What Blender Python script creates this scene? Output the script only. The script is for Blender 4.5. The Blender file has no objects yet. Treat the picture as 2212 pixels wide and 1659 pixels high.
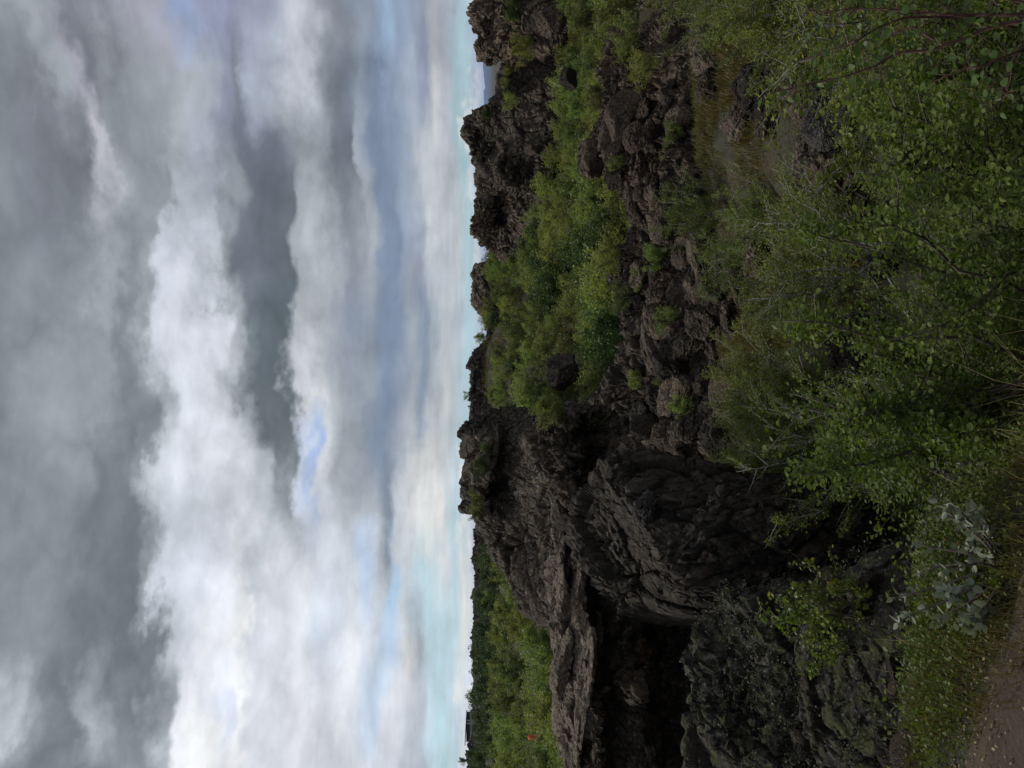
import bpy, math, random
import numpy as np
from mathutils import Vector, Matrix

# ------------------------------------------------------------------ camera
sc = bpy.context.scene
COL = sc.collection
PITCH = math.radians(1.5)
CAMZ = 1.65
FD = 1877.0                      # focal length in units of a 2212 px wide picture
cam_d = bpy.data.cameras.new("camera")
cam_d.sensor_fit = 'HORIZONTAL'
cam_d.sensor_width = 36.0
cam_d.lens = FD / 2212.0 * 36.0
cam_d.clip_start = 0.05
cam_d.clip_end = 80000
cam = bpy.data.objects.new("camera", cam_d)
COL.objects.link(cam)
FWD = Vector((0, math.cos(PITCH), -math.sin(PITCH)))
UPV = Vector((0, math.sin(PITCH), math.cos(PITCH)))
RGT = Vector((1, 0, 0))
# the photograph was taken with the phone turned: picture right = down
cam.matrix_world = Matrix(((-UPV[0], RGT[0], -FWD[0], 0),
                           (-UPV[1], RGT[1], -FWD[1], 0),
                           (-UPV[2], RGT[2], -FWD[2], CAMZ),
                           (0, 0, 0, 1)))
sc.camera = cam

# ------------------------------------------------------------------ render / exposure
sc.view_settings.view_transform = 'Standard'
sc.view_settings.look = 'None'
sc.view_settings.exposure = 0.55
sc.view_settings.gamma = 1.0
sc.view_settings.use_curve_mapping = False
cy = sc.cycles
cy.max_bounces = 6
cy.diffuse_bounces = 2
cy.glossy_bounces = 2
cy.transmission_bounces = 4
cy.transparent_max_bounces = 4
cy.volume_bounces = 1
cy.use_denoising = True

# ------------------------------------------------------------------ world
SUN_AZ = math.radians(-62)       # from straight ahead, to the left
SUN_EL = math.radians(48)
W = bpy.data.worlds.new("World")
sc.world = W
W.use_nodes = True
nt = W.node_tree
for n in list(nt.nodes):
    nt.nodes.remove(n)


def s2l(c):
    c = c / 255.0
    return c / 12.92 if c <= 0.04045 else ((c + 0.055) / 1.055) ** 2.4


def g(v, w=0):
    return (v - 7 + w, v, v + 7 - w)


# cloud banks of the sky: columns of azimuth, each a list (height in picture, colour)
SKYC = {
    0: [(0, g(150)), (70, g(168)), (190, (126, 128, 137)), (325, (166, 167, 180)), (415, (160, 174, 213)),
        (440, (158, 163, 190)), (500, (148, 152, 174)), (565, (157, 162, 182)), (640, (203, 207, 217)),
        (720, (136, 141, 151)), (770, (150, 160, 176)), (825, (150, 172, 204)), (860, (146, 161, 190)),
        (910, (150, 156, 173)), (950, (176, 179, 186)), (985, (182, 192, 200)), (1000, (168, 207, 222)),
        (1020, (190, 203, 216)), (1050, (200, 210, 220))],
    150: [(0, g(140)), (75, (125, 129, 138)), (125, g(162)), (175, (166, 168, 180)), (225, (120, 124, 133)),
          (300, g(154)), (375, g(159)), (425, g(169)), (475, (140, 148, 166)), (505, (130, 137, 150)),
          (545, (177, 186, 201)), (590, (170, 178, 191)), (650, (206, 211, 221)), (700, (136, 143, 151)),
          (740, (115, 122, 132)), (780, (135, 145, 160)), (812, (114, 124, 146)), (850, (143, 155, 178)),
          (890, (165, 175, 195)), (925, (150, 158, 178)), (941, (206, 208, 208)), (965, (186, 189, 196)),
          (982, (165, 196, 206)), (1005, (176, 211, 221)), (1030, (196, 205, 214)), (1050, (205, 214, 220))],
    330: [(0, g(140)), (100, (127, 132, 141)), (165, (122, 127, 134)), (220, (193, 194, 204)), (250, g(165)),
          (300, g(149)), (350, g(157)), (400, g(172)), (450, (170, 175, 189)), (490, g(154)),
          (520, (118, 125, 138)), (575, (112, 120, 132)), (610, (130, 138, 148)), (650, g(152)),
          (700, g(158)), (740, (115, 122, 132)), (775, (105, 113, 122)), (787, (165, 173, 185)),
          (820, (120, 132, 154)), (850, (132, 143, 165)), (880, (160, 172, 190)), (920, (196, 201, 206)),
          (950, (201, 204, 206)), (975, (190, 195, 200)), (992, (165, 201, 207)), (1020, (180, 213, 221)),
          (1050, (215, 220, 218))],
    520: [(0, g(140)), (100, (134, 140, 149)), (175, g(138)), (250, g(171)), (300, g(146)), (345, g(156)),
          (375, (204, 210, 221)), (425, (200, 206, 217)), (460, g(187)), (485, g(147)), (520, (108, 116, 126)),
          (575, (106, 114, 122)), (628, (102, 110, 117)), (638, (140, 148, 154)), (647, (167, 174, 180)), (695, (191, 198, 204)),
          (725, g(171)), (750, g(140)), (780, g(155)), (800, g(172)), (825, (120, 132, 154)),
          (855, (114, 126, 150)), (872, (150, 160, 180)), (910, (165, 172, 185)), (925, (206, 211, 213)),
          (960, (201, 206, 209)), (993, (205, 207, 206)), (1015, (180, 214, 221)), (1050, (222, 226, 220))],
    700: [(0, g(140)), (125, g(155)), (200, g(160)), (250, g(172)), (300, g(143)), (340, g(173)),
          (370, (222, 228, 240)), (425, (228, 232, 242)), (475, (215, 220, 230)), (500, g(178)),
          (535, (120, 130, 138)), (575, (98, 108, 116)), (626, (98, 108, 114)), (635, (150, 158, 163)), (645, (182, 189, 194)),
          (665, (187, 192, 197)), (700, g(172)), (725, (160, 168, 180)), (760, (145, 155, 170)),
          (800, (145, 155, 170)), (840, (115, 128, 155)), (865, (130, 142, 165)), (890, (165, 175, 185)),
          (925, (130, 142, 165)), (940, (171, 181, 191)), (960, (202, 207, 211)), (990, (196, 205, 212)),
          (1010, (180, 215, 225)), (1050, (220, 226, 224))],
    880: [(0, g(140)), (150, g(155)), (200, g(165)), (250, g(147)), (325, (135, 143, 148)), (360, g(182)),
          (400, (221, 227, 237)), (475, (226, 231, 241)), (515, (206, 211, 219)), (548, g(148)),
          (580, (104, 113, 118)), (634, (106, 115, 120)), (642, (160, 168, 172)), (652, (217, 222, 227)), (670, (222, 227, 230)),
          (710, g(195)), (750, g(172)), (800, (155, 165, 175)), (840, (120, 132, 155)), (860, (150, 160, 175)),
          (890, (170, 178, 185)), (915, (135, 145, 165)), (940, (182, 187, 192)), (965, (207, 210, 207)),
          (990, (196, 206, 210)), (1010, (185, 216, 225)), (1050, (222, 228, 226))],
    980: [(0, g(140)), (100, g(155)), (175, g(155)), (225, g(137)), (275, (122, 130, 136)), (320, g(157)),
          (350, (212, 218, 226)), (400, (226, 231, 241)), (475, (226, 231, 239)), (525, (213, 217, 226)),
          (565, g(196)), (595, (130, 137, 143)), (630, (116, 124, 130)), (648, (207, 216, 234)),
          (670, (175, 195, 235)), (685, (222, 227, 232)), (725, g(177)), (775, (150, 158, 166)),
          (820, (125, 137, 158)), (850, (150, 160, 175)), (890, (187, 192, 197)), (925, (217, 219, 217)),
          (950, (212, 214, 212)), (980, (200, 212, 216)), (1010, (190, 218, 226)), (1050, (225, 230, 226))],
    1110: [(0, g(145)), (100, g(150)), (175, g(147)), (250, (118, 126, 132)), (290, (118, 126, 132)), (330, g(173)),
           (365, (206, 213, 223)), (410, (201, 208, 216)), (475, (206, 209, 219)), (525, (216, 219, 226)),
           (575, g(196)), (600, g(190)), (630, g(190)), (655, (206, 214, 229)), (700, (206, 211, 219)),
           (750, g(195)), (800, (170, 176, 183)), (840, (128, 139, 152)), (860, (207, 214, 222)),
           (890, (227, 230, 232)), (925, (232, 234, 230)), (950, (232, 232, 225)), (975, (190, 216, 226)),
           (1005, (205, 222, 226)), (1050, (235, 236, 230))],
    1230: [(0, g(153)), (125, g(146)), (200, (122, 130, 136)), (275, (115, 124, 130)), (320, (120, 128, 133)),
           (345, (160, 168, 175)), (370, (214, 220, 231)), (450, (219, 225, 236)), (500, (232, 236, 244)),
           (530, (216, 221, 227)), (550, g(202)), (590, (216, 219, 227)), (640, (230, 234, 241)),
           (700, (223, 231, 241)), (750, (216, 223, 233)), (785, (197, 212, 236)), (825, (201, 207, 211)),
           (868, (165, 200, 236)), (885, (206, 216, 223)), (920, (192, 216, 226)), (960, (227, 230, 230)),
           (980, (200, 219, 226)), (1000, (236, 236, 230)), (1050, (240, 238, 230))],
    1380: [(0, g(155)), (100, g(147)), (200, g(132)), (300, (112, 121, 127)), (335, (118, 127, 133)),
           (372, (200, 208, 216)), (425, (223, 228, 239)), (475, (241, 244, 251)), (510, (253, 254, 255)),
           (530, (222, 227, 237)), (575, (227, 231, 240)), (650, (234, 238, 244)), (710, (217, 226, 240)),
           (750, (234, 237, 242)), (800, (217, 224, 234)), (840, (192, 213, 240)), (870, (227, 227, 224)),
           (900, (172, 180, 187)), (925, (196, 223, 231)), (950, (180, 215, 227)), (975, (192, 219, 229)),
           (1000, (238, 237, 225)), (1020, (218, 225, 232)), (1050, (235, 236, 232))],
    1540: [(0, (203, 210, 217)), (50, g(168)), (100, g(142)), (150, g(132)), (200, g(187)), (240, g(172)),
           (280, g(147)), (325, (125, 134, 140)), (365, (150, 158, 163)), (400, (241, 244, 251)),
           (450, (251, 253, 255)), (490, (227, 234, 250)), (510, (251, 253, 255)), (530, (227, 231, 240)),
           (590, (227, 230, 237)), (650, (240, 242, 246)), (710, (218, 221, 227)), (750, (228, 231, 237)),
           (810, (206, 221, 241)), (840, (224, 226, 232)), (890, (207, 212, 219)), (910, (192, 197, 207)),
           (925, (201, 223, 233)), (955, (176, 213, 225)), (980, (206, 223, 231)), (1005, (217, 227, 234)),
           (1050, (238, 238, 236))],
    1659: [(0, g(169)), (40, g(141)), (100, (122, 130, 135)), (150, g(137)), (200, g(142)), (250, g(157)),
           (310, g(158)), (360, (192, 199, 207)), (390, (246, 248, 251)), (475, (253, 254, 255)),
           (530, (228, 233, 241)), (575, (228, 233, 239)), (650, (233, 237, 243)), (725, (217, 220, 226)),
           (800, (213, 219, 229)), (850, (216, 221, 229)), (900, (192, 198, 208)), (930, (196, 216, 226)),
           (960, (176, 213, 225)), (980, (180, 214, 225)), (1010, (232, 233, 233)), (1050, (240, 240, 238))],
}


class NT:
    """small helper round a node tree"""
    def __init__(self, tree):
        self.t = tree

    def add(self, typ, **kw):
        n = self.t.nodes.new(typ)
        for k, v in kw.items():
            setattr(n, k, v)
        return n

    def put(self, sock, v):
        if isinstance(v, bpy.types.NodeSocket):
            self.t.links.new(v, sock)
        elif v is not None:
            sock.default_value = v

    def m(self, op, a, b=None, c=None, clamp=False):
        n = self.add('ShaderNodeMath', operation=op, use_clamp=clamp)
        self.put(n.inputs[0], a)
        if b is not None:
            self.put(n.inputs[1], b)
        if c is not None:
            self.put(n.inputs[2], c)
        return n.outputs[0]

    def rng(self, v, a, b, c=0.0, d=1.0, kind='SMOOTHSTEP'):
        n = self.add('ShaderNodeMapRange', interpolation_type=kind)
        self.put(n.inputs[0], v)
        for i, x in zip((1, 2, 3, 4), (a, b, c, d)):
            self.put(n.inputs[i], x)
        return n.outputs[0]

    def mix(self, f, a, b, mode='MIX'):
        n = self.add('ShaderNodeMix', data_type='RGBA', blend_type=mode)
        self.put(n.inputs[0], f)
        self.put(n.inputs[6], a)
        self.put(n.inputs[7], b)
        return n.outputs[2]

    def noise(self, vec, scale, detail=4, rough=0.55, dist=0.0, lac=2.0):
        n = self.add('ShaderNodeTexNoise')
        self.put(n.inputs['Vector'], vec)
        n.inputs['Scale'].default_value = scale
        n.inputs['Detail'].default_value = detail
        n.inputs['Roughness'].default_value = rough
        n.inputs['Lacunarity'].default_value = lac
        n.inputs['Distortion'].default_value = dist
        return n

    def vor(self, vec, scale, feature='F1'):
        n = self.add('ShaderNodeTexVoronoi', feature=feature)
        self.put(n.inputs['Vector'], vec)
        n.inputs['Scale'].default_value = scale
        return n


w = NT(nt)
geo = w.add('ShaderNodeTexCoord')
sep = w.add('ShaderNodeSeparateXYZ')
nt.links.new(geo.outputs['Generated'], sep.inputs[0])
dx, dy, dz = sep.outputs
hyp = w.m('SQRT', w.m('ADD', w.m('MULTIPLY', dx, dx), w.m('MULTIPLY', dy, dy)))
tanE0 = w.m('DIVIDE', w.m('MAXIMUM', dz, 0.0), w.m('MAXIMUM', hyp, 0.02))
az0 = w.m('ARCTAN2', dx, dy)
inv = w.m('DIVIDE', 1.0, w.m('ADD', w.m('MAXIMUM', dz, 0.0), 0.10))
comb = w.add('ShaderNodeCombineXYZ')
w.put(comb.inputs[0], w.m('MULTIPLY', dx, inv))
w.put(comb.inputs[1], w.m('MULTIPLY', dy, inv))
cloudplane = comb.outputs[0]
# angular coordinates, puffier noise for the cumulus edges
comb2 = w.add('ShaderNodeCombineXYZ')
w.put(comb2.inputs[0], w.m('MULTIPLY', az0, 1.0))
w.put(comb2.inputs[1], w.m('MULTIPLY', tanE0, 1.45))
angplane = comb2.outputs[0]
na = w.noise(cloudplane, 1.7, 5, 0.58)
nb = w.noise(angplane, 11.0, 7, 0.58)
sa = w.add('ShaderNodeSeparateXYZ')
nt.links.new(na.outputs['Color'], sa.inputs[0])
sb = w.add('ShaderNodeSeparateXYZ')
nt.links.new(nb.outputs['Color'], sb.inputs[0])
wob = w.m('ADD', w.m('MULTIPLY', w.m('SUBTRACT', sa.outputs[0], 0.5), 0.07),
          w.m('MULTIPLY', w.m('SUBTRACT', sb.outputs[0], 0.5), 0.20))
tsc = w.rng(tanE0, 0.0, 0.42, 0.06, 1.0, 'LINEAR')
tw = w.m('ADD', w.m('MULTIPLY', w.m('SUBTRACT', sa.outputs[1], 0.5), 0.045),
         w.m('MULTIPLY', w.m('SUBTRACT', sb.outputs[1], 0.5), 0.15))
tanE = w.m('ADD', tanE0, w.m('MULTIPLY', tw, tsc))
az = w.m('ADD', az0, wob)
tn = w.m('DIVIDE', tanE, 0.62)
cur = None
alp = None
prev = None
for yd in sorted(SKYC, reverse=True):                 # left (high yd) to right = rising azimuth
    a = math.atan((829.5 - yd) / FD)
    ramp = w.add('ShaderNodeValToRGB')
    cr = ramp.color_ramp
    cr.interpolation = 'B_SPLINE' if False else 'EASE'
    st = []
    for xd, c in SKYC[yd]:
        t = (1057 - xd) / FD * math.cos(a) / 0.62
        blue = c[2] - c[0]
        cov = 1.0 if blue < 22 else max(0.72, 1 - (blue - 22) / 110.0)
        st.append((max(0.0, min(1.0, t)), (s2l(c[0]), s2l(c[1]), s2l(c[2]), cov)))
    st.sort(key=lambda q: q[0])
    cr.elements[0].position, cr.elements[0].color = st[0]
    cr.elements[1].position, cr.elements[1].color = st[-1]
    for p, c in st[1:-1]:
        e = cr.elements.new(p)
        e.color = c
    w.put(ramp.inputs[0], tn)
    if cur is None:
        cur, alp = ramp.outputs[0], ramp.outputs[1]
    else:
        f = w.rng(az, prev, a, 0, 1, 'LINEAR')
        cur = w.mix(f, cur, ramp.outputs[0])
        n = w.add('ShaderNodeMix', data_type='FLOAT')
        w.put(n.inputs[0], f)
        w.put(n.inputs[2], alp)
        w.put(n.inputs[3], ramp.outputs[1])
        alp = n.outputs[0]
    prev = a
# the rest of the sky: the same broken overcast
nr = w.noise(cloudplane, 0.9, 4, 0.6)
rr = w.add('ShaderNodeValToRGB')
rr.color_ramp.elements[0].position = 0.32
rr.color_ramp.elements[0].color = (s2l(118), s2l(126), s2l(134), 1)
rr.color_ramp.elements[1].position = 0.68
rr.color_ramp.elements[1].color = (s2l(214), s2l(220), s2l(230), 1)
w.put(rr.inputs[0], nr.outputs[0])
away = w.m('MAXIMUM', w.rng(w.m('ABSOLUTE', az0), 0.50, 0.85),
           w.rng(tanE0, 0.56, 0.78))
cur = w.mix(away, cur, rr.outputs[0])
n = w.add('ShaderNodeMix', data_type='FLOAT')
w.put(n.inputs[0], away)
w.put(n.inputs[2], alp)
n.inputs[3].default_value = 1.0
alp = n.outputs[0]
# a row of small white cumulus far off along the horizon
comb3 = w.add('ShaderNodeCombineXYZ')
w.put(comb3.inputs[0], az0)
w.put(comb3.inputs[1], w.m('MULTIPLY', tanE0, 1.5))
ch = w.noise(comb3.outputs[0], 30.0, 5, 0.55)
cl = w.noise(comb3.outputs[0], 6.0, 1, 0.5)
dens = w.m('ADD', ch.outputs[0], w.m('MULTIPLY', w.m('SUBTRACT', w.rng(cl.outputs[0], 0.3, 0.65, 0.008, 0.034, 'LINEAR'), tanE0), 17.0))
row = w.rng(dens, 0.50, 0.62)
rowc = w.mix(w.rng(dens, 0.55, 0.95), (s2l(240), s2l(239), s2l(233), 1), (s2l(200), s2l(208), s2l(217), 1))
cur = w.mix(w.m('MULTIPLY', row, 0.8), cur, rowc)
alp = w.m('MAXIMUM', alp, row)
# cloud texture
nd = w.noise(cloudplane, 2.8, 6, 0.6)
ne = w.noise(angplane, 19.0, 6, 0.62)
det = w.m('ADD', w.m('MULTIPLY', w.m('SUBTRACT', nd.outputs[0], 0.5), 0.46),
          w.m('MULTIPLY', w.m('SUBTRACT', ne.outputs[0], 0.5), 0.40))
nf = w.noise(angplane, 7.5, 5, 0.5, 0.25)
gain = w.m('ADD', w.m('ADD', 0.985, det), w.m('ADD', w.m('MULTIPLY', w.m('SUBTRACT', sb.outputs[2], 0.5), 0.30),
           w.m('MULTIPLY', w.m('SUBTRACT', w.m('ABSOLUTE', w.m('SUBTRACT', nf.outputs[0], 0.5)), 0.085), 1.35)))
vm = w.add('ShaderNodeVectorMath', operation='SCALE')
w.put(vm.inputs[0], cur)
w.put(vm.inputs['Scale'], gain)
sky = w.add('ShaderNodeTexSky', sky_type='NISHITA')
sky.sun_disc = False
sky.sun_elevation = SUN_EL
sky.sun_rotation = SUN_AZ
sky.altitude = 300
sky.air_density = 1.0
sky.dust_density = 0.4
sky.ozone_density = 1.0
bgs = w.add('ShaderNodeBackground')
w.put(bgs.inputs[0], sky.outputs[0])
bgs.inputs[1].default_value = 0.08
bgc = w.add('ShaderNodeBackground')
w.put(bgc.inputs[0], vm.outputs[0])
bgc.inputs[1].default_value = 0.68
mx = w.add('ShaderNodeMixShader')
w.put(mx.inputs[0], alp)
nt.links.new(bgs.outputs[0], mx.inputs[1])
nt.links.new(bgc.outputs[0], mx.inputs[2])
wo = w.add('ShaderNodeOutputWorld')
nt.links.new(mx.outputs[0], wo.inputs[0])

sun_d = bpy.data.lights.new("sun", 'SUN')
sun_d.energy = 2.0
sun_d.angle = math.radians(9)
sun_d.color = (1.0, 0.95, 0.87)
sun = bpy.data.objects.new("sun", sun_d)
COL.objects.link(sun)
sdir = Vector((math.sin(SUN_AZ) * math.cos(SUN_EL), math.cos(SUN_AZ) * math.cos(SUN_EL), math.sin(SUN_EL)))
sun.rotation_euler = sdir.to_track_quat('Z', 'Y').to_euler()
sun.location = sdir * 60

# ------------------------------------------------------------------ helpers
rng = np.random.default_rng(7)
random.seed(7)


def at(xd, yd, Y):
    """world point that is Y metres ahead, in the direction of a point of the 2212 x 1659 picture"""
    d = FWD + RGT * ((829.5 - yd) / FD) + UPV * ((1106 - xd) / FD)
    k = Y / d.y
    return np.array([d.x * k, d.y * k, CAMZ + d.z * k])


def hsh(x, y, z, seed):
    h = (x.astype(np.uint32) * np.uint32(374761393) + y.astype(np.uint32) * np.uint32(668265263)
         + z.astype(np.uint32) * np.uint32(2147483647) + np.uint32((seed * 1274126177) & 0xffffffff))
    h = (h ^ (h >> np.uint32(13))) * np.uint32(1274126177)
    h = (h ^ (h >> np.uint32(15))) * np.uint32(2246822519)
    h = h ^ (h >> np.uint32(16))
    return h.astype(np.float32) * np.float32(1 / 4294967296.0)


def vnoise(P, seed=0):
    P = np.asarray(P, np.float32)
    i = np.floor(P).astype(np.int64)
    f = P - i
    u = f * f * f * (f * (f * 6 - 15) + 10)
    out = 0
    for a in (0, 1):
        wx = u[:, 0] if a else 1 - u[:, 0]
        for b in (0, 1):
            wy = u[:, 1] if b else 1 - u[:, 1]
            for c in (0, 1):
                wz = u[:, 2] if c else 1 - u[:, 2]
                out = out + wx * wy * wz * hsh(i[:, 0] + a, i[:, 1] + b, i[:, 2] + c, seed)
    return out * 2 - 1


def fbm(P, octs=4, gain=0.5, seed=0, ridged=False):
    P = np.asarray(P, np.float32)
    s, a, t = 0, 1.0, 0.0
    for k in range(octs):
        v = vnoise(P * (2.03 ** k) + 17.3 * k, seed + k * 11)
        if ridged:
            v = 1 - 2 * np.abs(v)
        s = s + a * v
        t += a
        a *= gain
    return s / t


def worley(P, seed=0):
    """F2 - F1, random of the cell, height of a randomly tilted facet of the cell"""
    P = np.asarray(P, np.float32)
    i = np.floor(P).astype(np.int64)
    f1 = np.full(len(P), 9.0, np.float32)
    f2 = np.full(len(P), 9.0, np.float32)
    off = np.zeros((len(P), 3), np.float32)
    cell = np.zeros((len(P), 3), np.int64)
    for a in (-1, 0, 1):
        for b in (-1, 0, 1):
            for c in (-1, 0, 1):
                X, Y, Z = i[:, 0] + a, i[:, 1] + b, i[:, 2] + c
                o = np.stack([P[:, 0] - X - hsh(X, Y, Z, seed), P[:, 1] - Y - hsh(X, Y, Z, seed + 1),
                              P[:, 2] - Z - hsh(X, Y, Z, seed + 2)], 1)
                d = (o * o).sum(1)
                m = d < f1
                f2 = np.where(m, f1, np.minimum(f2, d))
                off[m] = o[m]
                cell[m, 0], cell[m, 1], cell[m, 2] = X[m], Y[m], Z[m]
                f1 = np.where(m, d, f1)
    h = [hsh(cell[:, 0], cell[:, 1], cell[:, 2], seed + 3 + q) for q in range(4)]
    fac = sum((h[q + 1] * 2 - 1) * off[:, q] for q in range(3))
    return np.sqrt(f2) - np.sqrt(f1), h[0], fac


def mesh_from(name, V, F, mat, smooth=False):
    """V (n,3), F (m,k) with one k"""
    V = np.asarray(V, np.float32)
    F = np.asarray(F, np.int32)
    me = bpy.data.meshes.new(name)
    me.vertices.add(len(V))
    me.vertices.foreach_set('co', V.ravel())
    k = F.shape[1]
    me.loops.add(F.size)
    me.loops.foreach_set('vertex_index', F.ravel())
    me.polygons.add(len(F))
    me.polygons.foreach_set('loop_start', np.arange(0, F.size, k, dtype=np.int32))
    me.polygons.foreach_set('use_smooth', np.full(len(F), smooth, dtype=bool))
    me.update(calc_edges=True)
    if mat:
        me.materials.append(mat)
    return me


def link(name, data, loc=(0, 0, 0), rz=0.0, scale=None, parent=None):
    o = bpy.data.objects.new(name, data)
    o.location = loc
    o.rotation_euler = (0, 0, rz)
    if scale is not None:
        o.scale = scale if hasattr(scale, '__len__') else (scale,) * 3
    if parent is not None:
        o.parent = parent
    COL.objects.link(o)
    return o


def tag(o, label=None, cat=None, group=None, kind=None):
    if label:
        o['label'] = label
    if cat:
        o['category'] = cat
    if group:
        o['group'] = group
    if kind:
        o['kind'] = kind
    return o


def grid_faces(n, m, wrap=False):
    """faces of an n x m grid of vertices"""
    a = np.arange(n * m).reshape(n, m)
    if wrap:
        a = np.vstack([a, a[:1]])
    return np.stack([a[:-1, :-1].ravel(), a[1:, :-1].ravel(), a[1:, 1:].ravel(), a[:-1, 1:].ravel()], 1)


def rot_frames(N, up):
    """two tangents for unit normals N, the second near the directions up"""
    t = up - N * np.sum(N * up, 1, keepdims=True)
    t /= np.linalg.norm(t, axis=1, keepdims=True) + 1e-9
    return np.cross(t, N), t


# ------------------------------------------------------------------ materials
def new_mat(name):
    m = bpy.data.materials.new(name)
    m.use_nodes = True
    t = m.node_tree
    for n in list(t.nodes):
        t.nodes.remove(n)
    k = NT(t)
    out = k.add('ShaderNodeOutputMaterial')
    return m, k, out


def rgba(c):
    return (c[0], c[1], c[2], 1)


def rock_mat(name, dark, mid, light, rust=(0.10, 0.052, 0.03), rust_amt=0.35, lichen=0.5, moss=0.3, scale=1.0, bump=1.0, tone=1.0):
    dark, mid, light, rust = (tuple(q * tone for q in c_) for c_ in (dark, mid, light, rust))
    m, k, out = new_mat(name)
    tc = k.add('ShaderNodeTexCoord').outputs['Object']
    ge = k.add('ShaderNodeNewGeometry')
    nz = k.add('ShaderNodeSeparateXYZ')
    k.put(nz.inputs[0], ge.outputs['Normal'])
    n1 = k.noise(tc, 0.45 * scale, 7, 0.65, 0.6).outputs[0]
    n2 = k.noise(tc, 4.5 * scale, 8, 0.65).outputs[0]
    n3 = k.noise(tc, 1.3 * scale, 5, 0.6, 0.8).outputs[0]
    n4 = k.noise(tc, 11.0 * scale, 6, 0.7).outputs[0]
    c = k.mix(k.rng(n1, 0.36, 0.62), rgba(dark), rgba(mid))
    c = k.mix(k.rng(n2, 0.47, 0.66), c, rgba(light))
    c = k.mix(k.m('MULTIPLY', k.rng(n4, 0.46, 0.30), 0.7), c, rgba(tuple(q * 0.55 for q in dark)))
    c = k.mix(k.m('MULTIPLY', k.rng(n3, 0.52, 0.72), rust_amt * 2), c, rgba(rust))
    # crusts of grey lichen and moss grow where rain lands
    li = k.m('MULTIPLY', k.rng(n4, 0.60 - 0.08 * lichen, 0.70), k.rng(nz.outputs[2], 0.05, 0.6))
    c = k.mix(k.m('MULTIPLY', li, min(1, lichen * 1.2)), c, (0.30, 0.295, 0.27, 1))
    n5 = k.noise(tc, 3.4 * scale, 8, 0.72, 0.6).outputs[0]
    mo = k.m('MULTIPLY', k.rng(n5, 0.62 - 0.22 * moss, 0.74 - 0.2 * moss), k.rng(nz.outputs[2], 0.25, 0.75))
    n6 = k.noise(tc, 30 * scale, 3, 0.6).outputs[0]
    mc = k.mix(k.rng(n6, 0.3, 0.7), (0.022, 0.026, 0.009, 1), (0.070, 0.072, 0.024, 1))
    c = k.mix(k.m('MULTIPLY', mo, min(1, moss * 1.8)), c, mc)
    b = k.add('ShaderNodeBump')
    b.inputs['Strength'].default_value = min(1.0, 0.85 * bump)
    b.inputs['Distance'].default_value = 0.06
    v = k.vor(tc, 9 * scale)
    hgt = k.m('ADD', k.m('MULTIPLY', n2, 0.9), k.m('ADD', k.m('MULTIPLY', n4, 0.6), k.m('MULTIPLY', v.outputs[0], -0.35)))
    k.put(b.inputs['Height'], hgt)
    p = k.add('ShaderNodeBsdfPrincipled')
    k.put(p.inputs['Base Color'], c)
    p.inputs['Roughness'].default_value = 0.92
    p.inputs['Specular IOR Level'].default_value = 0.2
    k.put(p.inputs['Normal'], b.outputs[0])
    k.put(out.inputs[0], p.outputs[0])
    return m


def leaf_mat(name, c1, c2, c3=None, trans=0.35, objvar=0.5, gloss=0.45, edge=None):
    """leaves: random tone per leaf, per plant and in patches"""
    m, k, out = new_mat(name)
    ge = k.add('ShaderNodeNewGeometry')
    oi = k.add('ShaderNodeObjectInfo')
    isl = ge.outputs['Random Per Island']
    tc = k.add('ShaderNodeTexCoord').outputs['Object']
    n1 = k.noise(tc, 2.3, 3, 0.5).outputs[0]
    f = k.m('ADD', k.m('MULTIPLY', isl, 0.55), k.m('MULTIPLY', k.rng(n1, 0.3, 0.7), 0.45))
    c = k.mix(f, rgba(c1), rgba(c2))
    if c3:
        c = k.mix(k.m('GREATER_THAN', isl, 0.95), c, rgba(c3))
    hs = k.add('ShaderNodeHueSaturation')
    k.put(hs.inputs['Hue'], k.rng(oi.outputs['Random'], 0, 1, 0.5 - 0.035 * objvar, 0.5 + 0.03 * objvar, 'LINEAR'))
    orv = k.m('FRACT', k.m('MULTIPLY', oi.outputs['Random'], 7.31))
    k.put(hs.inputs['Value'], k.rng(orv, 0, 1, 1 - 0.45 * objvar, 1 + 0.35 * objvar, 'LINEAR'))
    k.put(hs.inputs['Color'], c)
    p = k.add('ShaderNodeBsdfPrincipled')
    k.put(p.inputs['Base Color'], hs.outputs[0])
    p.inputs['Roughness'].default_value = gloss
    p.inputs['Specular IOR Level'].default_value = 0.18
    tr = k.add('ShaderNodeBsdfTranslucent')
    tcol = k.mix(1.0, hs.outputs[0], (1.25, 1.35, 0.55, 1), 'MULTIPLY')
    k.put(tr.inputs[0], tcol)
    ms = k.add('ShaderNodeMixShader')
    ms.inputs[0].default_value = trans
    k.put(ms.inputs[1], p.outputs[0])
    k.put(ms.inputs[2], tr.outputs[0])
    k.put(out.inputs[0], ms.outputs[0])
    return m


def bark_mat(name, c1, c2, scale=30):
    m, k, out = new_mat(name)
    tc = k.add('ShaderNodeTexCoord').outputs['Object']
    n1 = k.noise(tc, scale, 4, 0.6).outputs[0]
    c = k.mix(k.rng(n1, 0.35, 0.65), rgba(c1), rgba(c2))
    p = k.add('ShaderNodeBsdfPrincipled')
    k.put(p.inputs['Base Color'], c)
    p.inputs['Roughness'].default_value = 0.75
    k.put(out.inputs[0], p.outputs[0])
    return m


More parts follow.
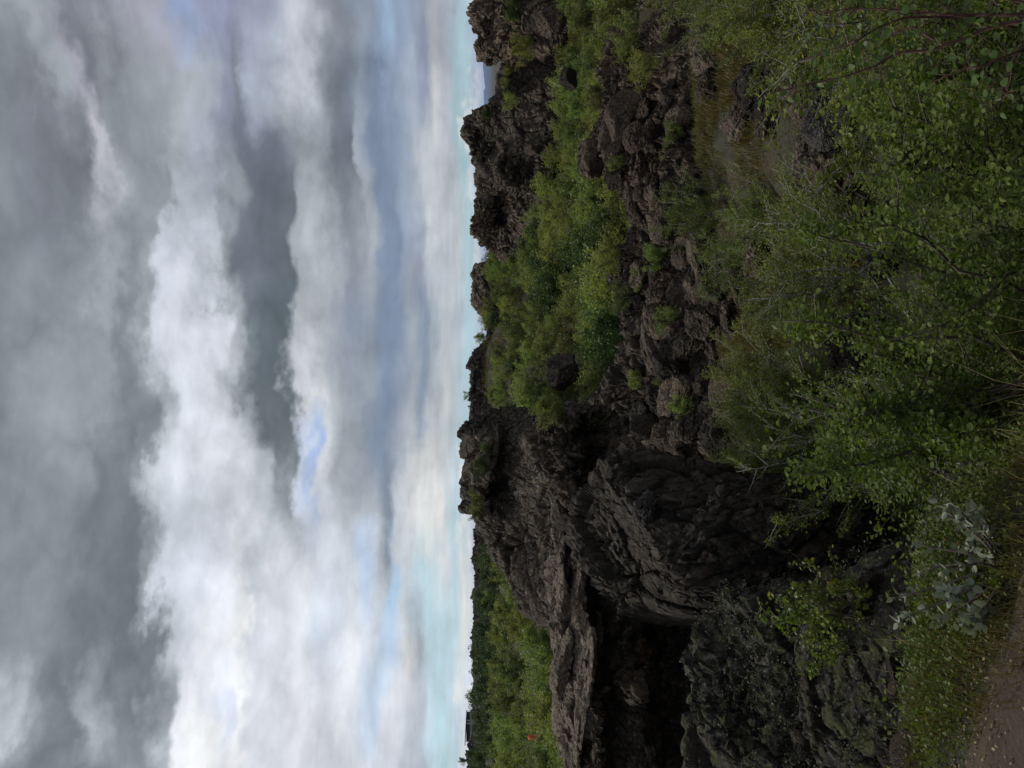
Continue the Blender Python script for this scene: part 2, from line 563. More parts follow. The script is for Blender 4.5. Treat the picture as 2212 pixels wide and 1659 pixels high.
def plain_mat(name, c, rough=0.8, var=0.25, scale=3.0):
    m, k, out = new_mat(name)
    tc = k.add('ShaderNodeTexCoord').outputs['Object']
    n1 = k.noise(tc, scale, 5, 0.6).outputs[0]
    a = tuple(x * (1 - var) for x in c)
    b = tuple(x * (1 + var) for x in c)
    p = k.add('ShaderNodeBsdfPrincipled')
    k.put(p.inputs['Base Color'], k.mix(n1, rgba(a), rgba(b)))
    p.inputs['Roughness'].default_value = rough
    k.put(out.inputs[0], p.outputs[0])
    return m


M = {}
M['crag'] = rock_mat('crag_rock', tone=0.74, dark=(0.036, 0.027, 0.020), mid=(0.120, 0.087, 0.062), light=(0.26, 0.20, 0.145), lichen=0.6, moss=0.22, rust_amt=0.3)
M['tower'] = rock_mat('tower_rock', tone=0.60, dark=(0.027, 0.021, 0.016), mid=(0.075, 0.056, 0.042), light=(0.175, 0.138, 0.103), lichen=0.65, moss=0.38, rust_amt=0.28)
M['black'] = rock_mat('black_rock', tone=0.85, dark=(0.017, 0.0142, 0.0115), mid=(0.036, 0.0285, 0.022), light=(0.078, 0.064, 0.051), lichen=0.3, moss=0.15, rust_amt=0.1, scale=2.0)
M['ledge'] = rock_mat('ledge_rock', tone=0.62, dark=(0.022, 0.018, 0.015), mid=(0.060, 0.046, 0.034), light=(0.15, 0.112, 0.078), lichen=0.5, moss=0.3, rust=(0.13, 0.074, 0.04), rust_amt=0.35, scale=1.6)
M['mossy'] = rock_mat('mossy_rock', tone=0.66, dark=(0.017, 0.015, 0.0125), mid=(0.044, 0.038, 0.032), light=(0.105, 0.096, 0.082), lichen=0.6, moss=0.75, rust_amt=0.1, scale=2.0)
M['slab'] = rock_mat('slab_rock', tone=0.66, dark=(0.036, 0.027, 0.020), mid=(0.105, 0.076, 0.055), light=(0.22, 0.17, 0.125), lichen=0.6, moss=0.2, rust_amt=0.4, scale=1.6)
M['grey'] = rock_mat('grey_rock', tone=0.80, dark=(0.028, 0.026, 0.025), mid=(0.07, 0.063, 0.058), light=(0.17, 0.155, 0.145), lichen=1.0, moss=0.1, rust_amt=0.1, scale=3.0)
M['tan'] = rock_mat('tan_crust', dark=(0.055, 0.043, 0.032), mid=(0.145, 0.112, 0.082), light=(0.27, 0.22, 0.17), lichen=0.9, moss=0.15, rust_amt=0.3, scale=2.5)
M['pale'] = rock_mat('lichen_rock', (0.06, 0.056, 0.05), (0.16, 0.15, 0.135), (0.36, 0.35, 0.32), lichen=1.0, moss=0.15, rust_amt=0.1, scale=4.0)

# ground: heath of moss, grass and bare soil
mg, k, out = new_mat('heath_ground')
tc = k.add('ShaderNodeTexCoord').outputs['Object']
a1 = k.noise(tc, 0.35, 6, 0.6, 0.4).outputs[0]
a2 = k.noise(tc, 2.2, 7, 0.65, 0.3).outputs[0]
a3 = k.noise(tc, 18, 5, 0.7).outputs[0]
c = k.mix(k.rng(a2, 0.35, 0.65), (0.028, 0.024, 0.012, 1), (0.040, 0.046, 0.013, 1))
c = k.mix(k.rng(a1, 0.45, 0.62), c, (0.050, 0.036, 0.018, 1))
c = k.mix(k.rng(a3, 0.50, 0.70), c, (0.075, 0.066, 0.028, 1))
c = k.mix(k.rng(a3, 0.46, 0.34), c, (0.014, 0.012, 0.009, 1))
st_ = k.vor(tc, 7.0)
c = k.mix(k.m('MULTIPLY', k.rng(st_.outputs[0], 0.30, 0.18), k.rng(a2, 0.45, 0.60)), c, (0.045, 0.038, 0.032, 1))
c = k.mix(k.rng(k.noise(tc, 1.1, 6, 0.7).outputs[0], 0.56, 0.64), c, (0.028, 0.025, 0.022, 1))
b = k.add('ShaderNodeBump')
b.inputs['Strength'].default_value = 1.0
b.inputs['Distance'].default_value = 0.16
k.put(b.inputs['Height'], k.m('ADD', a2, k.m('MULTIPLY', a3, 0.5)))
p = k.add('ShaderNodeBsdfPrincipled')
k.put(p.inputs['Base Color'], c)
p.inputs['Roughness'].default_value = 0.95
k.put(p.inputs['Normal'], b.outputs[0])
k.put(out.inputs[0], p.outputs[0])
M['ground'] = mg

mt_, k, out = new_mat('trodden_soil')
tc = k.add('ShaderNodeTexCoord').outputs['Object']
a1 = k.noise(tc, 2.0, 6, 0.6).outputs[0]
a2 = k.noise(tc, 60, 6, 0.7).outputs[0]
a3 = k.vor(tc, 45).outputs[0]
c = k.mix(k.rng(a1, 0.35, 0.65), (0.026, 0.0165, 0.008, 1), (0.056, 0.036, 0.018, 1))
c = k.mix(k.rng(a2, 0.5, 0.8), c, (0.10, 0.073, 0.044, 1))
b = k.add('ShaderNodeBump')
b.inputs['Strength'].default_value = 0.7
b.inputs['Distance'].default_value = 0.012
k.put(b.inputs['Height'], k.m('ADD', a2, k.m('MULTIPLY', a3, -0.6)))
p = k.add('ShaderNodeBsdfPrincipled')
k.put(p.inputs['Base Color'], c)
p.inputs['Roughness'].default_value = 0.95
k.put(p.inputs['Normal'], b.outputs[0])
k.put(out.inputs[0], p.outputs[0])
M['trail'] = mt_

M['leaf_far'] = leaf_mat('birch_leaf_far', (0.090, 0.116, 0.028), (0.215, 0.248, 0.074), trans=0.4, objvar=1.0)
M['leaf_dark'] = leaf_mat('shrub_leaf_dark', (0.026, 0.047, 0.013), (0.062, 0.095, 0.024), trans=0.3, objvar=0.5)
M['leaf_mid'] = leaf_mat('birch_leaf_mid', (0.058, 0.082, 0.014), (0.180, 0.212, 0.044), (0.22, 0.19, 0.03), trans=0.35, objvar=0.55)
M['leaf_near'] = leaf_mat('birch_leaf_near', (0.040, 0.062, 0.013), (0.135, 0.168, 0.036), trans=0.4, objvar=0.4, gloss=0.5)
M['leaf_big'] = leaf_mat('birch_leaf_big', (0.032, 0.058, 0.016), (0.090, 0.130, 0.038), trans=0.35, objvar=0.6, gloss=0.42)
M['leaf_grey'] = leaf_mat('willow_leaf_grey', (0.090, 0.106, 0.072), (0.215, 0.238, 0.178), trans=0.15, objvar=0.5, gloss=0.6)
M['leaf_cover'] = leaf_mat('crowberry_leaf', (0.040, 0.062, 0.010), (0.105, 0.125, 0.022), (0.13, 0.085, 0.03), trans=0.3, objvar=0.1)
M['leaf_heather'] = leaf_mat('heather_leaf', (0.035, 0.040, 0.026), (0.085, 0.088, 0.062), (0.16, 0.15, 0.11), trans=0.2, objvar=0.2)
M['straw'] = leaf_mat('dry_grass', (0.12, 0.095, 0.04), (0.30, 0.25, 0.12), trans=0.25, objvar=0.1)
M['grass'] = leaf_mat('brown_grass', (0.065, 0.055, 0.016), (0.13, 0.10, 0.035), (0.10, 0.13, 0.03), trans=0.25, objvar=0.1)
M['bark_pale'] = bark_mat('pale_birch_bark', (0.10, 0.088, 0.075), (0.30, 0.28, 0.25))
M['bark_brown'] = bark_mat('brown_twig_bark', (0.035, 0.024, 0.018), (0.09, 0.066, 0.052))
M['bark_red'] = bark_mat('red_brown_bark', (0.035, 0.014, 0.011), (0.085, 0.036, 0.026))

# ------------------------------------------------------------------ ground
RC = [-0.45, -0.20, 0.0, 0.15, 0.30, 0.45]
ZC = [
    [(0, 0), (3.05, 0), (3.45, -.06), (4.2, -.55), (6, -1.15), (7.5, -2.0), (10, -2.5), (13, -2.2), (18, -2.2), (25, -2.0),
     (35, -1.5), (45, -.8), (60, .3), (85, 1.9), (100, 2.4), (130, 1.2), (300, 5), (410, 8.6), (600, 8.2), (1500, -5), (2500, -11), (4000, -14), (60000, -15)],
    [(0, 0), (3.0, 0), (3.4, -.1), (4.2, -.75), (6, -1.6), (8, -2.4), (12, -2.9), (20, -3.2), (30, -2.6),
     (38, -1.5), (45, -.9), (60, .2), (85, 1.6), (100, 2.2), (130, 1.0), (300, -3), (1000, -9), (4000, -14), (60000, -15)],
    [(0, 0), (2.45, 0), (2.9, -.3), (3.6, -.95), (4.5, -1.5), (6, -2.1), (9, -2.7), (14, -3.1), (20, -3.4), (28, -3.1), (35, -2.5),
     (43, -1.3), (50, .5), (56, 1.8), (62, 2.2), (75, 1.4), (120, -.5), (300, -4), (1000, -9), (4000, -14), (60000, -15)],
    [(0, 0), (2.1, 0), (2.6, -.35), (3.5, -1.0), (4.2, -1.4), (6, -2.1), (9, -2.7), (14, -3.1), (20, -3.4), (28, -3.1), (38, -2.5),
     (48, -1.5), (57, .1), (64, 1.2), (80, 1.0), (120, -1), (300, -4), (1000, -9), (4000, -14), (60000, -15)],
    [(0, 0), (1.9, 0), (2.5, -.35), (3.5, -.95), (4.2, -1.35), (6, -1.85), (9, -2.1), (14, -2.25), (16.5, -2.5), (20, -3.3), (28, -3.2), (38, -2.8),
     (48, -2.1), (60, -1.4), (80, -1.2), (120, -2), (300, -5), (1000, -9), (4000, -14), (60000, -15)],
    [(0, 0), (1.9, 0), (2.5, -.35), (3.5, -.9), (4.2, -1.25), (6, -1.8), (9, -2.05), (14, -2.2), (16.5, -2.4), (20, -3.2), (28, -3.2), (38, -2.8),
     (48, -2.1), (60, -1.4), (80, -1.2), (120, -2), (300, -5), (1000, -9), (4000, -14), (60000, -15)],
]


def ground_z(x, y, fine=True):
    x = np.asarray(x, float)
    y = np.asarray(y, float)
    d = np.hypot(x, y)
    Y = np.where(y > 0.5 * d, y, d)
    Ys = np.maximum(Y, 0.01)
    r = np.clip(x / Ys, -0.45, 0.45)
    cols = np.stack([np.interp(Ys, [q[0] for q in c], [q[1] for q in c]) for c in ZC])
    pos = np.interp(r, RC, np.arange(len(RC)))
    i = np.clip(np.floor(pos).astype(int), 0, len(RC) - 2)
    f = pos - i
    f = f * f * (3 - 2 * f)
    j = np.arange(len(Ys)) if cols.ndim == 2 else 0
    z = cols[i, j] * (1 - f) + cols[i + 1, j] * f
    # behind and beside the walker the path level goes on
    side = np.clip((0.5 - y / np.maximum(d, 1e-6)) / 0.4, 0, 1)
    z = z * (1 - side) + side * np.interp(d, [0, 6, 30, 300, 4000, 60000], [0, -.3, -1.5, -6, -14, -15])
    P = np.stack([x, y, np.zeros_like(x)], 1)
    amp = np.interp(d, [0, 3.0, 6, 20, 60, 200, 3000], [0.0, 0.012, 0.22, 0.35, 0.45, 1.2, 6])
    z = z + amp * fbm(P * 0.45, 4, 0.5, 5)
    if fine:
        z = z + np.interp(d, [0, 2.6, 4, 30, 200], [0.006, 0.012, 0.07, 0.12, 0.0]) * fbm(P * 3.1, 3, 0.55, 9)
    return z


def gz(x, y):
    return float(ground_z(np.array([x]), np.array([y]), False)[0])


th = np.concatenate([np.linspace(-0.62, 0.62, 340), np.linspace(0.62, 2 * math.pi - 0.62, 70)[1:-1]])
rad = np.concatenate([[0.15, 0.6, 1.2, 1.8], np.geomspace(2.2, 130, 250), np.geomspace(140, 31000, 46)])
TH, RA = np.meshgrid(th, rad, indexing='ij')
gx = (np.sin(TH) * RA).ravel()
gy = (np.cos(TH) * RA).ravel()
gzv = ground_z(gx, gy)
V = np.stack([gx, gy, gzv], 1)
F = grid_faces(len(th), len(rad), True)
V = np.vstack([V, [[0, 0, 0]]])
me = mesh_from('ground', V, F, M['ground'], True)
tag(link('ground', me), kind='structure')

# trodden trail, a slightly curved band
s = np.linspace(-9, 9, 220)
t = np.linspace(0, 1, 40)
S, T = np.meshgrid(s, t, indexing='ij')
edge = np.interp(S, [-9, -3, -1.33, -.955, -.587, 0.2, 1.5, 4, 9], [4.6, 3.55, 3.01, 2.87, 2.66, 2.25, 1.75, 1.0, -.6])
edge = edge + 0.07 * fbm(np.stack([S.ravel() * 2.2, np.zeros(S.size), np.zeros(S.size)], 1), 3, 0.6, 31).reshape(S.shape)
yy = edge - (1 - T) * 2.3
tz = ground_z(S.ravel(), yy.ravel(), False)
P = np.stack([S.ravel(), yy.ravel(), np.zeros(S.size)], 1)
rim = (np.minimum(T, 1 - T) / 0.06).clip(0, 1).ravel()
tz = np.where(rim < 1e-6, tz - 0.03, np.maximum(tz, 0) + 0.022 - 0.012 * (1 - rim) + 0.006 * fbm(P * 9, 3, 0.6, 3))
me = mesh_from('trail', np.stack([S.ravel(), yy.ravel(), tz], 1), grid_faces(220, 40)[:, ::-1], M['trail'], True)
tag(link('trail', me), kind='structure')


def trail_edge(x):
    return np.interp(x, [-9, -3, -1.33, -.955, -.587, 0.2, 1.5, 4, 9], [4.6, 3.55, 3.01, 2.87, 2.66, 2.25, 1.75, 1.0, -.6])


# distant blue hills and the lake plain's rim
def hill(name, Y, pts, mat, zb, label=None):
    cr = np.array([at(a, b, Y) for a, b in pts])
    n = 160
    u = np.linspace(0, 1, n) * (len(cr) - 1)
    C = np.stack([np.interp(u, np.arange(len(cr)), cr[:, q]) for q in range(3)], 1)
    C[:, 2] += Y * 0.00035 * fbm(np.stack([u * 3.1, u * 0, u * 0], 1), 4, 0.6, int(Y))
    m = 24
    tt = np.linspace(-1, 1, m)
    rows = []
    for q in tt:
        h = np.maximum(0.0, 1 - abs(q)) ** 0.8
        X = C.copy()
        X[:, 1] += q * Y * 0.06
        X[:, 2] = zb + (C[:, 2] - zb) * h * (1 + 0.12 * fbm(np.stack([u * 2.2, u * 0 + q * 3, u * 0], 1), 3, 0.5, 4))
        if abs(q) < 1e-9:
            X[:, 2] = C[:, 2]
        rows.append(X)
    V = np.array(rows).reshape(-1, 3)
    me = mesh_from(name, V, grid_faces(m, n), mat, True)
    return tag(link(name, me), kind='structure')


M['hill'] = plain_mat('far_hill', (0.055, 0.06, 0.065), 0.95, 0.35, 0.002)
hill('hills', 17000, [(1053, -260), (1046, -120), (1043, -20), (1044, 60), (1042, 100), (1043, 130), (1044, 160), (1046, 178), (1049, 190),
                      (1046, 198), (1045, 215), (1048, 235), (1046, 270), (1050, 330), (1054, 420)], M['hill'], -16)
hill('hills', 9500, [(1056, -250), (1053, 0), (1052, 90), (1052, 150), (1053, 190), (1052, 240), (1055, 330), (1057, 460)], M['hill'], -16)

# ------------------------------------------------------------------ lava crags
STEEP = [(1.0, 0.0), (0.80, 0.10), (0.55, 0.22), (0.38, 0.40), (0.26, 0.62), (0.16, 0.82), (0.07, 0.95), (0.0, 1.0)]
CLIFF = [(1.0, 0.0), (0.72, 0.10), (0.48, 0.25), (0.40, 0.50), (0.34, 0.75), (0.22, 0.93), (0.0, 1.0)]
SLOPE = [(1.0, 0.0), (0.85, 0.12), (0.66, 0.30), (0.52, 0.48), (0.34, 0.66), (0.22, 0.84), (0.10, 0.96), (0.0, 1.0)]
MOUND = [(1.0, 0.0), (0.9, 0.3), (0.72, 0.58), (0.48, 0.80), (0.22, 0.95), (0.0, 1.0)]
OVER = [(1.0, 0.0), (0.62, 0.10), (0.36, 0.22), (0.24, 0.40), (0.20, 0.56), (0.22, 0.66), (0.34, 0.705), (0.42, 0.73), (0.44, 0.765), (0.40, 0.795),
        (0.28, 0.81), (0.20, 0.835), (0.22, 0.86), (0.34, 0.885), (0.37, 0.91), (0.33, 0.945), (0.20, 0.975), (0.0, 1.0)]
BACK = [(0.3, 0.97), (0.7, 0.7), (0.95, 0.35), (1.0, 0.0)]


def relief(P, N, L, amp, seed, block=1.0, fine=1.0, strata=0.0):
    """broken lava: lumps, tilted angular blocks, layers, clinker; calmer and rougher areas alternate"""
    w3 = np.stack([vnoise(P / (L * 0.5) + 7.7 * q, seed + q) for q in range(3)], 1)
    Q = P + w3 * L * 0.12
    rough = np.clip(0.5 + 1.5 * fbm(P / (L * 1.7), 3, 0.5, seed + 60), 0, 1)
    rb_, rf_ = 0.55 + 0.75 * rough, 0.30 + 1.0 * rough
    d = 0.8 * fbm(Q / L, 3, 0.5, seed + 20)
    fe, cid, fac = worley(Q / (L * 0.62) * np.array([1, 1, 1.3]), seed + 30)
    d = d + block * rb_ * (0.50 * (cid - 0.5) + 0.95 * fac - 0.40 * np.exp(-(fe / 0.05) ** 2))
    fe, cid, fac = worley(Q / (L * 0.22) * np.array([1, 1, 1.4]), seed + 40)
    d = d + block * rf_ * (0.28 * (cid - 0.5) + 0.45 * fac - 0.20 * np.exp(-(fe / 0.08) ** 2))
    fe, cid, fac = worley(P / (L * 0.075), seed + 45)
    d = d + fine * rf_ * (0.18 * (cid - 0.5) + 0.15 * fac)
    d = d + fine * rf_ * 0.14 * fbm(P / (L * 0.10), 3, 0.6, seed + 50)
    if strata:
        ph = P[:, 2] / (L * 0.30) + 1.6 * fbm(P / (L * 2.2), 3, 0.5, seed + 80)
        fr_ = ph - np.floor(ph)
        lay = hsh(np.floor(ph).astype(np.int64), np.zeros(len(P), np.int64), np.zeros(len(P), np.int64), seed)
        d = d + strata * (0.7 * (lay - 0.5) + 0.45 * fr_ ** 2)
    return P + N * (amp * d)[:, None]


def loft(name, crest, zb, front, back, prof, ns, ntt, seed, mat, L=1.6, amp=0.35, block=1.0, fine=1.0, hollows=(),
         label=None, cat='rock', group=None, smooth=False, crest_jag=0.0, skirt=0.6, extra=None, strata=0.35):
    C0 = np.array([at(*q) for q in crest])
    K = len(C0)
    seg = np.r_[0, np.cumsum(np.linalg.norm(np.diff(C0, axis=0), axis=1))]
    u = np.linspace(0, seg[-1], ns)
    C = np.stack([np.interp(u, seg, C0[:, q]) for q in range(3)], 1)
    ker = np.array([1, 2, 3, 2, 1.0]) / 9
    for q in range(3):
        C[2:-2, q] = np.convolve(C[:, q], ker, 'valid')

    def key(v):
        return np.interp(u, seg, v) if hasattr(v, '__len__') else np.full(ns, float(v))
    zbv, fr, bk = key(zb), key(front), key(back)
    if crest_jag:
        jag = fbm(np.stack([u / (L * 0.45), u * 0 + seed, u * 0], 1), 4, 0.6, seed + 70)
        C[:, 2] += crest_jag * jag
    C[:, 2] -= 0.35 * amp
    tap = np.clip(np.minimum(np.arange(ns), ns - 1 - np.arange(ns)) / (0.035 * ns), 0, 1) ** 0.5
    C[:, 2] = np.minimum(C[:, 2], zbv - skirt) * (1 - tap) + C[:, 2] * tap
    fr, bk = fr * (0.15 + 0.85 * tap), bk * (0.15 + 0.85 * tap)
    pf = np.array([(h, v, 0) for h, v in prof] + [(-h, v, 1) for h, v in BACK], float)
    al = np.r_[0, np.cumsum(np.hypot(np.diff(pf[:, 0]), np.diff(pf[:, 1])) * np.where(pf[1:, 2] > 0, 0.45, 1.0))]
    tt = np.linspace(0, al[-1], ntt)
    H = np.interp(tt, al, pf[:, 0])
    Vv = np.interp(tt, al, pf[:, 1])
    Hm = np.where(H[None, :] > 0, H[None, :] * fr[:, None], H[None, :] * bk[:, None])
    P = np.empty((ns, ntt, 3))
    P[..., 0] = C[:, None, 0]
    P[..., 1] = C[:, None, 1] - Hm
    P[..., 2] = zbv[:, None] - skirt + (C[:, None, 2] - zbv[:, None] + skirt) * Vv[None, :]
    # the section leans to face outwards at the two ends
    for (xd, yd, Y, rr_, dep) in hollows:
        c = at(xd, yd, Y)
        dd = ((P[..., 0] - c[0]) / rr_[0]) ** 2 + ((P[..., 2] - c[2]) / rr_[1]) ** 2
        P[..., 1] += dep * np.exp(-dd ** 2)
    if extra:
        extra(P)
    ds = np.gradient(P, axis=0)
    dt = np.gradient(P, axis=1)
    N = np.cross(ds, dt).reshape(-1, 3)
    N /= np.linalg.norm(N, axis=1, keepdims=True) + 1e-9
    if N[:, 1].reshape(ns, ntt)[:, : ntt // 2].mean() > 0:
        N = -N
        flip = True
    else:
        flip = False
    V = relief(P.reshape(-1, 3), N, L, amp, seed, block, fine, strata)
    org = np.array([C[:, 0].mean(), C[:, 1].mean(), zbv.mean()])
    F = grid_faces(ns, ntt)
    if flip:
        F = F[:, ::-1]
    me = mesh_from(name, V - org, F, mat, smooth)
    o = link(name, me, org)
    tag(o, label, cat, group)
    return o


# ridge beyond the valley on the left, with the low rim of the depression
loft('lava_ridge', [(1040, 1060, 96), (1022, 1100, 96), (1022, 1180, 96), (1024, 1250, 96), (1021, 1330, 96), (1021, 1420, 96), (1019, 1500, 96),
                    (1017, 1545, 96), (1018, 1612, 96), (1008, 1624, 96), (1006, 1700, 96), (1008, 1800, 96), (1015, 1900, 97)],
     1.2, 9, 12, STEEP, 620, 70, 11, M['tower'], L=2.2, amp=0.42, crest_jag=0.10,
     label='long flat dark lava ridge below the small building', cat='ridge')

# the high block with the flat top
loft('lava_tower', [(1100, 878, 35.5), (1040, 888, 35), (1006, 900, 35), (988, 914, 34.5),
                    (984, 935, 34), (984, 1000, 34), (988, 1060, 34), (990, 1098, 34), (1014, 1108, 34), (1024, 1135, 34), (1052, 1180, 33), (1085, 1240, 32),
                    (1120, 1300, 31), (1165, 1335, 30), (1200, 1360, 29)],
     [-2.2, -2.6, -2.9, -3.2, -3.3, -3.3, -3.3, -3.3, -3.2, -3.1, -2.9, -2.8, -2.7, -2.6, -2.6],
     [4, 6, 8, 9, 11, 12, 12, 12, 12, 12, 11, 10, 9, 7, 4],
     [2, 3, 4, 5, 5, 5, 5, 5, 5, 4, 4, 3, 3, 3, 2], SLOPE, 560, 300, 23, M['tower'], L=2.6, amp=0.52, crest_jag=0.08, strata=0.5,
     hollows=[(1360, 1020, 25, (1.5, 0.9), 3.0), (1108, 1000, 30, (1.2, 0.6), 1.3), (1090, 1085, 30, (0.6, 0.5), 1.6), (1290, 1130, 26, (1.6, 0.9), 1.5)],
     label='tall flat topped dark lava tower beside the birch slope', cat='rock tower')
loft('lava_ridge', [(1062, 690, 60), (1048, 705, 60), (1046, 735, 60), (1015, 760, 59), (1011, 800, 58), (1010, 850, 57), (1009, 905, 56), (1020, 960, 55)],
     1.2, 2.2, 4, CLIFF, 300, 60, 27, M['tower'], L=1.4, amp=0.30, crest_jag=0.08,
     label='low rocky crest above the bushes beside the tower', cat='ridge')

# lower flank of broken crust running down to the birches
loft('lava_flank', [(1250, 1130, 25), (1200, 1060, 27), (1175, 1000, 28.5), (1150, 940, 30), (1160, 900, 30.5), (1220, 880, 29), (1285, 850, 27), (1330, 800, 26),
                    (1352, 755, 25), (1385, 715, 24), (1440, 675, 22.5), (1500, 640, 21), (1560, 610, 20)],
     [-3.0, -3.1, -3.2, -3.2, -3.2, -3.3, -3.4, -3.4, -3.4, -3.4, -3.4, -3.4, -3.4],
     [4, 5, 6.5, 8, 8.5, 8, 7, 6.5, 6, 5, 4.2, 3.5, 2], 3, SLOPE, 420, 220, 37, M['tower'], L=1.5, amp=0.36, crest_jag=0.08,
     hollows=[(1360, 1010, 23, (1.5, 0.9), 3.2)],
     label='rough dark slope of broken lava at the foot of the tower', cat='rock')

loft('rubble_apron', [(1560, 560, 17.5), (1510, 640, 18.8), (1480, 740, 19.5), (1462, 860, 19.8), (1450, 960, 20), (1455, 1020, 20), (1500, 1080, 19)],
     -3.4, [2, 3, 3.6, 4, 4, 4, 3], 2, SLOPE, 360, 150, 39, M['tower'], L=1.1, amp=0.28, crest_jag=0.08,
     label='apron of dark lava rubble between the tower flank and the near birches', cat='rock')
# crags on the skyline to the right of the tower
loft('lava_crag', [(1100, 118, 43), (1062, 112, 43), (1042, 104, 43), (1030, 96, 43), (1018, 72, 43), (1017, 30, 43), (1018, -40, 43), (1012, -110, 43), (1040, -190, 43),
                   (1120, -240, 43)], -2.4, [3, 3.5, 4, 4.5, 5, 5, 5, 5, 4, 2], 3, CLIFF, 300, 170, 41, M['crag'], L=1.7, amp=0.42, crest_jag=0.06,
     hollows=[(1060, 30, 40, (0.5, 0.5), 0.8)],
     label='blocky brown lava crag beside the gap with blue hills', cat='crag')
loft('lava_crag', [(1130, 118, 46), (1078, 122, 46), (1065, 160, 46), (1063, 212, 46), (1045, 228, 46), (1028, 240, 46), (1004, 247, 46.5), (1000, 262, 47), (1000, 285, 47),
                   (1010, 310, 47), (1024, 340, 47), (1040, 375, 46), (1080, 400, 45), (1140, 420, 44)],
     -2.2, [2, 3, 4, 5, 5.5, 6, 6.5, 6.5, 6.5, 6, 6, 5, 4, 2], 4, SLOPE, 340, 180, 43, M['tower'], L=1.9, amp=0.45, crest_jag=0.06,
     hollows=[(1045, 280, 43, (0.7, 0.9), 1.2), (1140, 340, 42, (0.7, 0.5), 1.0)],
     label='highest pointed lava crag with a dark hollow under its tip', cat='crag')
loft('lava_crag', [(1070, 330, 54), (1030, 350, 54), (1026, 372, 54), (1019, 400, 54), (1028, 428, 54), (1016, 455, 54), (1015, 478, 54), (1034, 515, 54), (1048, 535, 54),
                   (1085, 555, 53)],
     -0.9, [3, 4, 4.5, 5, 5, 5, 5, 4.5, 4, 2], 4, STEEP, 300, 140, 47, M['crag'], L=1.7, amp=0.42, crest_jag=0.07,
     hollows=[(1085, 440, 51, (0.9, 0.6), 1.3)],
     label='twin topped brown lava crag above a dark recess', cat='crag')
loft('lava_crag', [(1080, 545, 60), (1050, 565, 60), (1022, 576, 60), (1016, 590, 60), (1015, 640, 60), (1021, 668, 60), (1038, 682, 60), (1046, 705, 60), (1060, 730, 60)],
     0.2, [2, 3, 3.4, 3.6, 3.6, 3.4, 3, 2.5, 1.5], 3, CLIFF, 240, 110, 53, M['crag'], L=1.5, amp=0.34, crest_jag=0.05,
     label='squat square lava crag standing alone on the birch slope', cat='crag')

def crumble(P):
    X = P.reshape(-1, 3)
    P[..., 1] += (0.42 * fbm(X * np.array([0.75, 0.75, 2.2]), 4, 0.55, 301)).reshape(P.shape[:2])
    P[..., 2] += (0.16 * fbm(X * np.array([0.9, 0.9, 0.9]), 3, 0.5, 302)).reshape(P.shape[:2])


# the hollowed dome of lava close to the path
loft('lava_ledge', [(1260, 1800, 12.2), (1236, 1700, 12.2), (1220, 1600, 12.3), (1212, 1480, 12.7), (1196, 1400, 12.4), (1190, 1300, 13.0), (1186, 1200, 13),
                    (1190, 1160, 13), (1200, 1142, 13), (1235, 1126, 12.6), (1300, 1140, 12), (1480, 1150, 11.6)],
     [-2.4] * 12, [3.8, 3.8, 3.8, 3.8, 3.8, 3.6, 3.4, 3.2, 3.0, 2.6, 2.0, 1.2], 3.0, OVER, 460, 300, 61, M['ledge'], L=1.2, amp=0.19, block=0.75, fine=0.9, crest_jag=0.09, strata=0.55, extra=crumble,
          label='overhanging lava ledge with a pale crust above a black hollow', cat='rock ledge')


# ------------------------------------------------------------------ boulders
def boulder_mesh(name, seed, mat, n=64, facets=16, flat=(1, 1, 1), soft=18.0, amp=0.06, L=0.5, block=0.8, smooth=False, fine=1.0):
    r_ = np.random.default_rng(seed)
    th = np.linspace(0, 2 * np.pi, n * 2, endpoint=False)
    ph = np.linspace(0.02, np.pi - 0.02, n)
    T, Pp = np.meshgrid(th, ph, indexing='ij')
    D = np.stack([np.cos(T) * np.sin(Pp), np.sin(T) * np.sin(Pp), np.cos(Pp)], -1).reshape(-1, 3)
    nn = r_.normal(size=(facets, 3))
    nn /= np.linalg.norm(nn, axis=1, keepdims=True)
    hh = r_.uniform(0.72, 1.05, facets)
    q = np.clip(D @ nn.T, 1e-3, None) / hh[None, :]
    rad_ = 1.0 / (np.sum(q ** soft, 1) ** (1 / soft))
    rad_ = np.minimum(rad_, 1.35)
    P = D * rad_[:, None] * np.array(flat)
    V = relief(P, D, L, amp, seed, block, fine)
    return mesh_from(name, V, grid_faces(n * 2, n, True)[:, ::-1], mat, smooth)


def put_boulder(name, me, xd, yd, Y, size, label, group=None, rot=None, cat='boulder', sink=0.0, ground=False):
    p = at(xd, yd, Y)
    if ground:
        p[2] = gz(p[0], p[1])
    o = link(name, me, (p[0], p[1], p[2] - sink))
    o.scale = size if hasattr(size, '__len__') else (size,) * 3
    o.rotation_euler = rot if rot else (random.uniform(-.4, .4), random.uniform(-.4, .4), random.uniform(0, 6.28))
    tag(o, label, cat, group)
    return o


# big dark hump in front of the ledge
hump = boulder_mesh('lava_hump', 71, M['black'], n=240, facets=34, soft=6, amp=0.11, L=1.1, block=0.45, fine=1.9)
put_boulder('lava_hump', hump, 1690, 1205, 8.8, (0.98, 1.15, 1.55), 'big rounded blackish lava hump rising out of the birches', rot=(0.10, -0.10, 0.3), cat='rock')
sh = boulder_mesh('lava_shoulder', 77, M['black'], n=220, facets=13, soft=9, amp=0.17, L=1.3, block=0.8, fine=1.1)
put_boulder('lava_shoulder', sh, 1500, 1215, 11.0, (0.90, 1.3, 1.75), 'smooth dark lava wall rising from the hump to the end of the ledge', rot=(0.05, 0.22, 0.6), cat='rock')

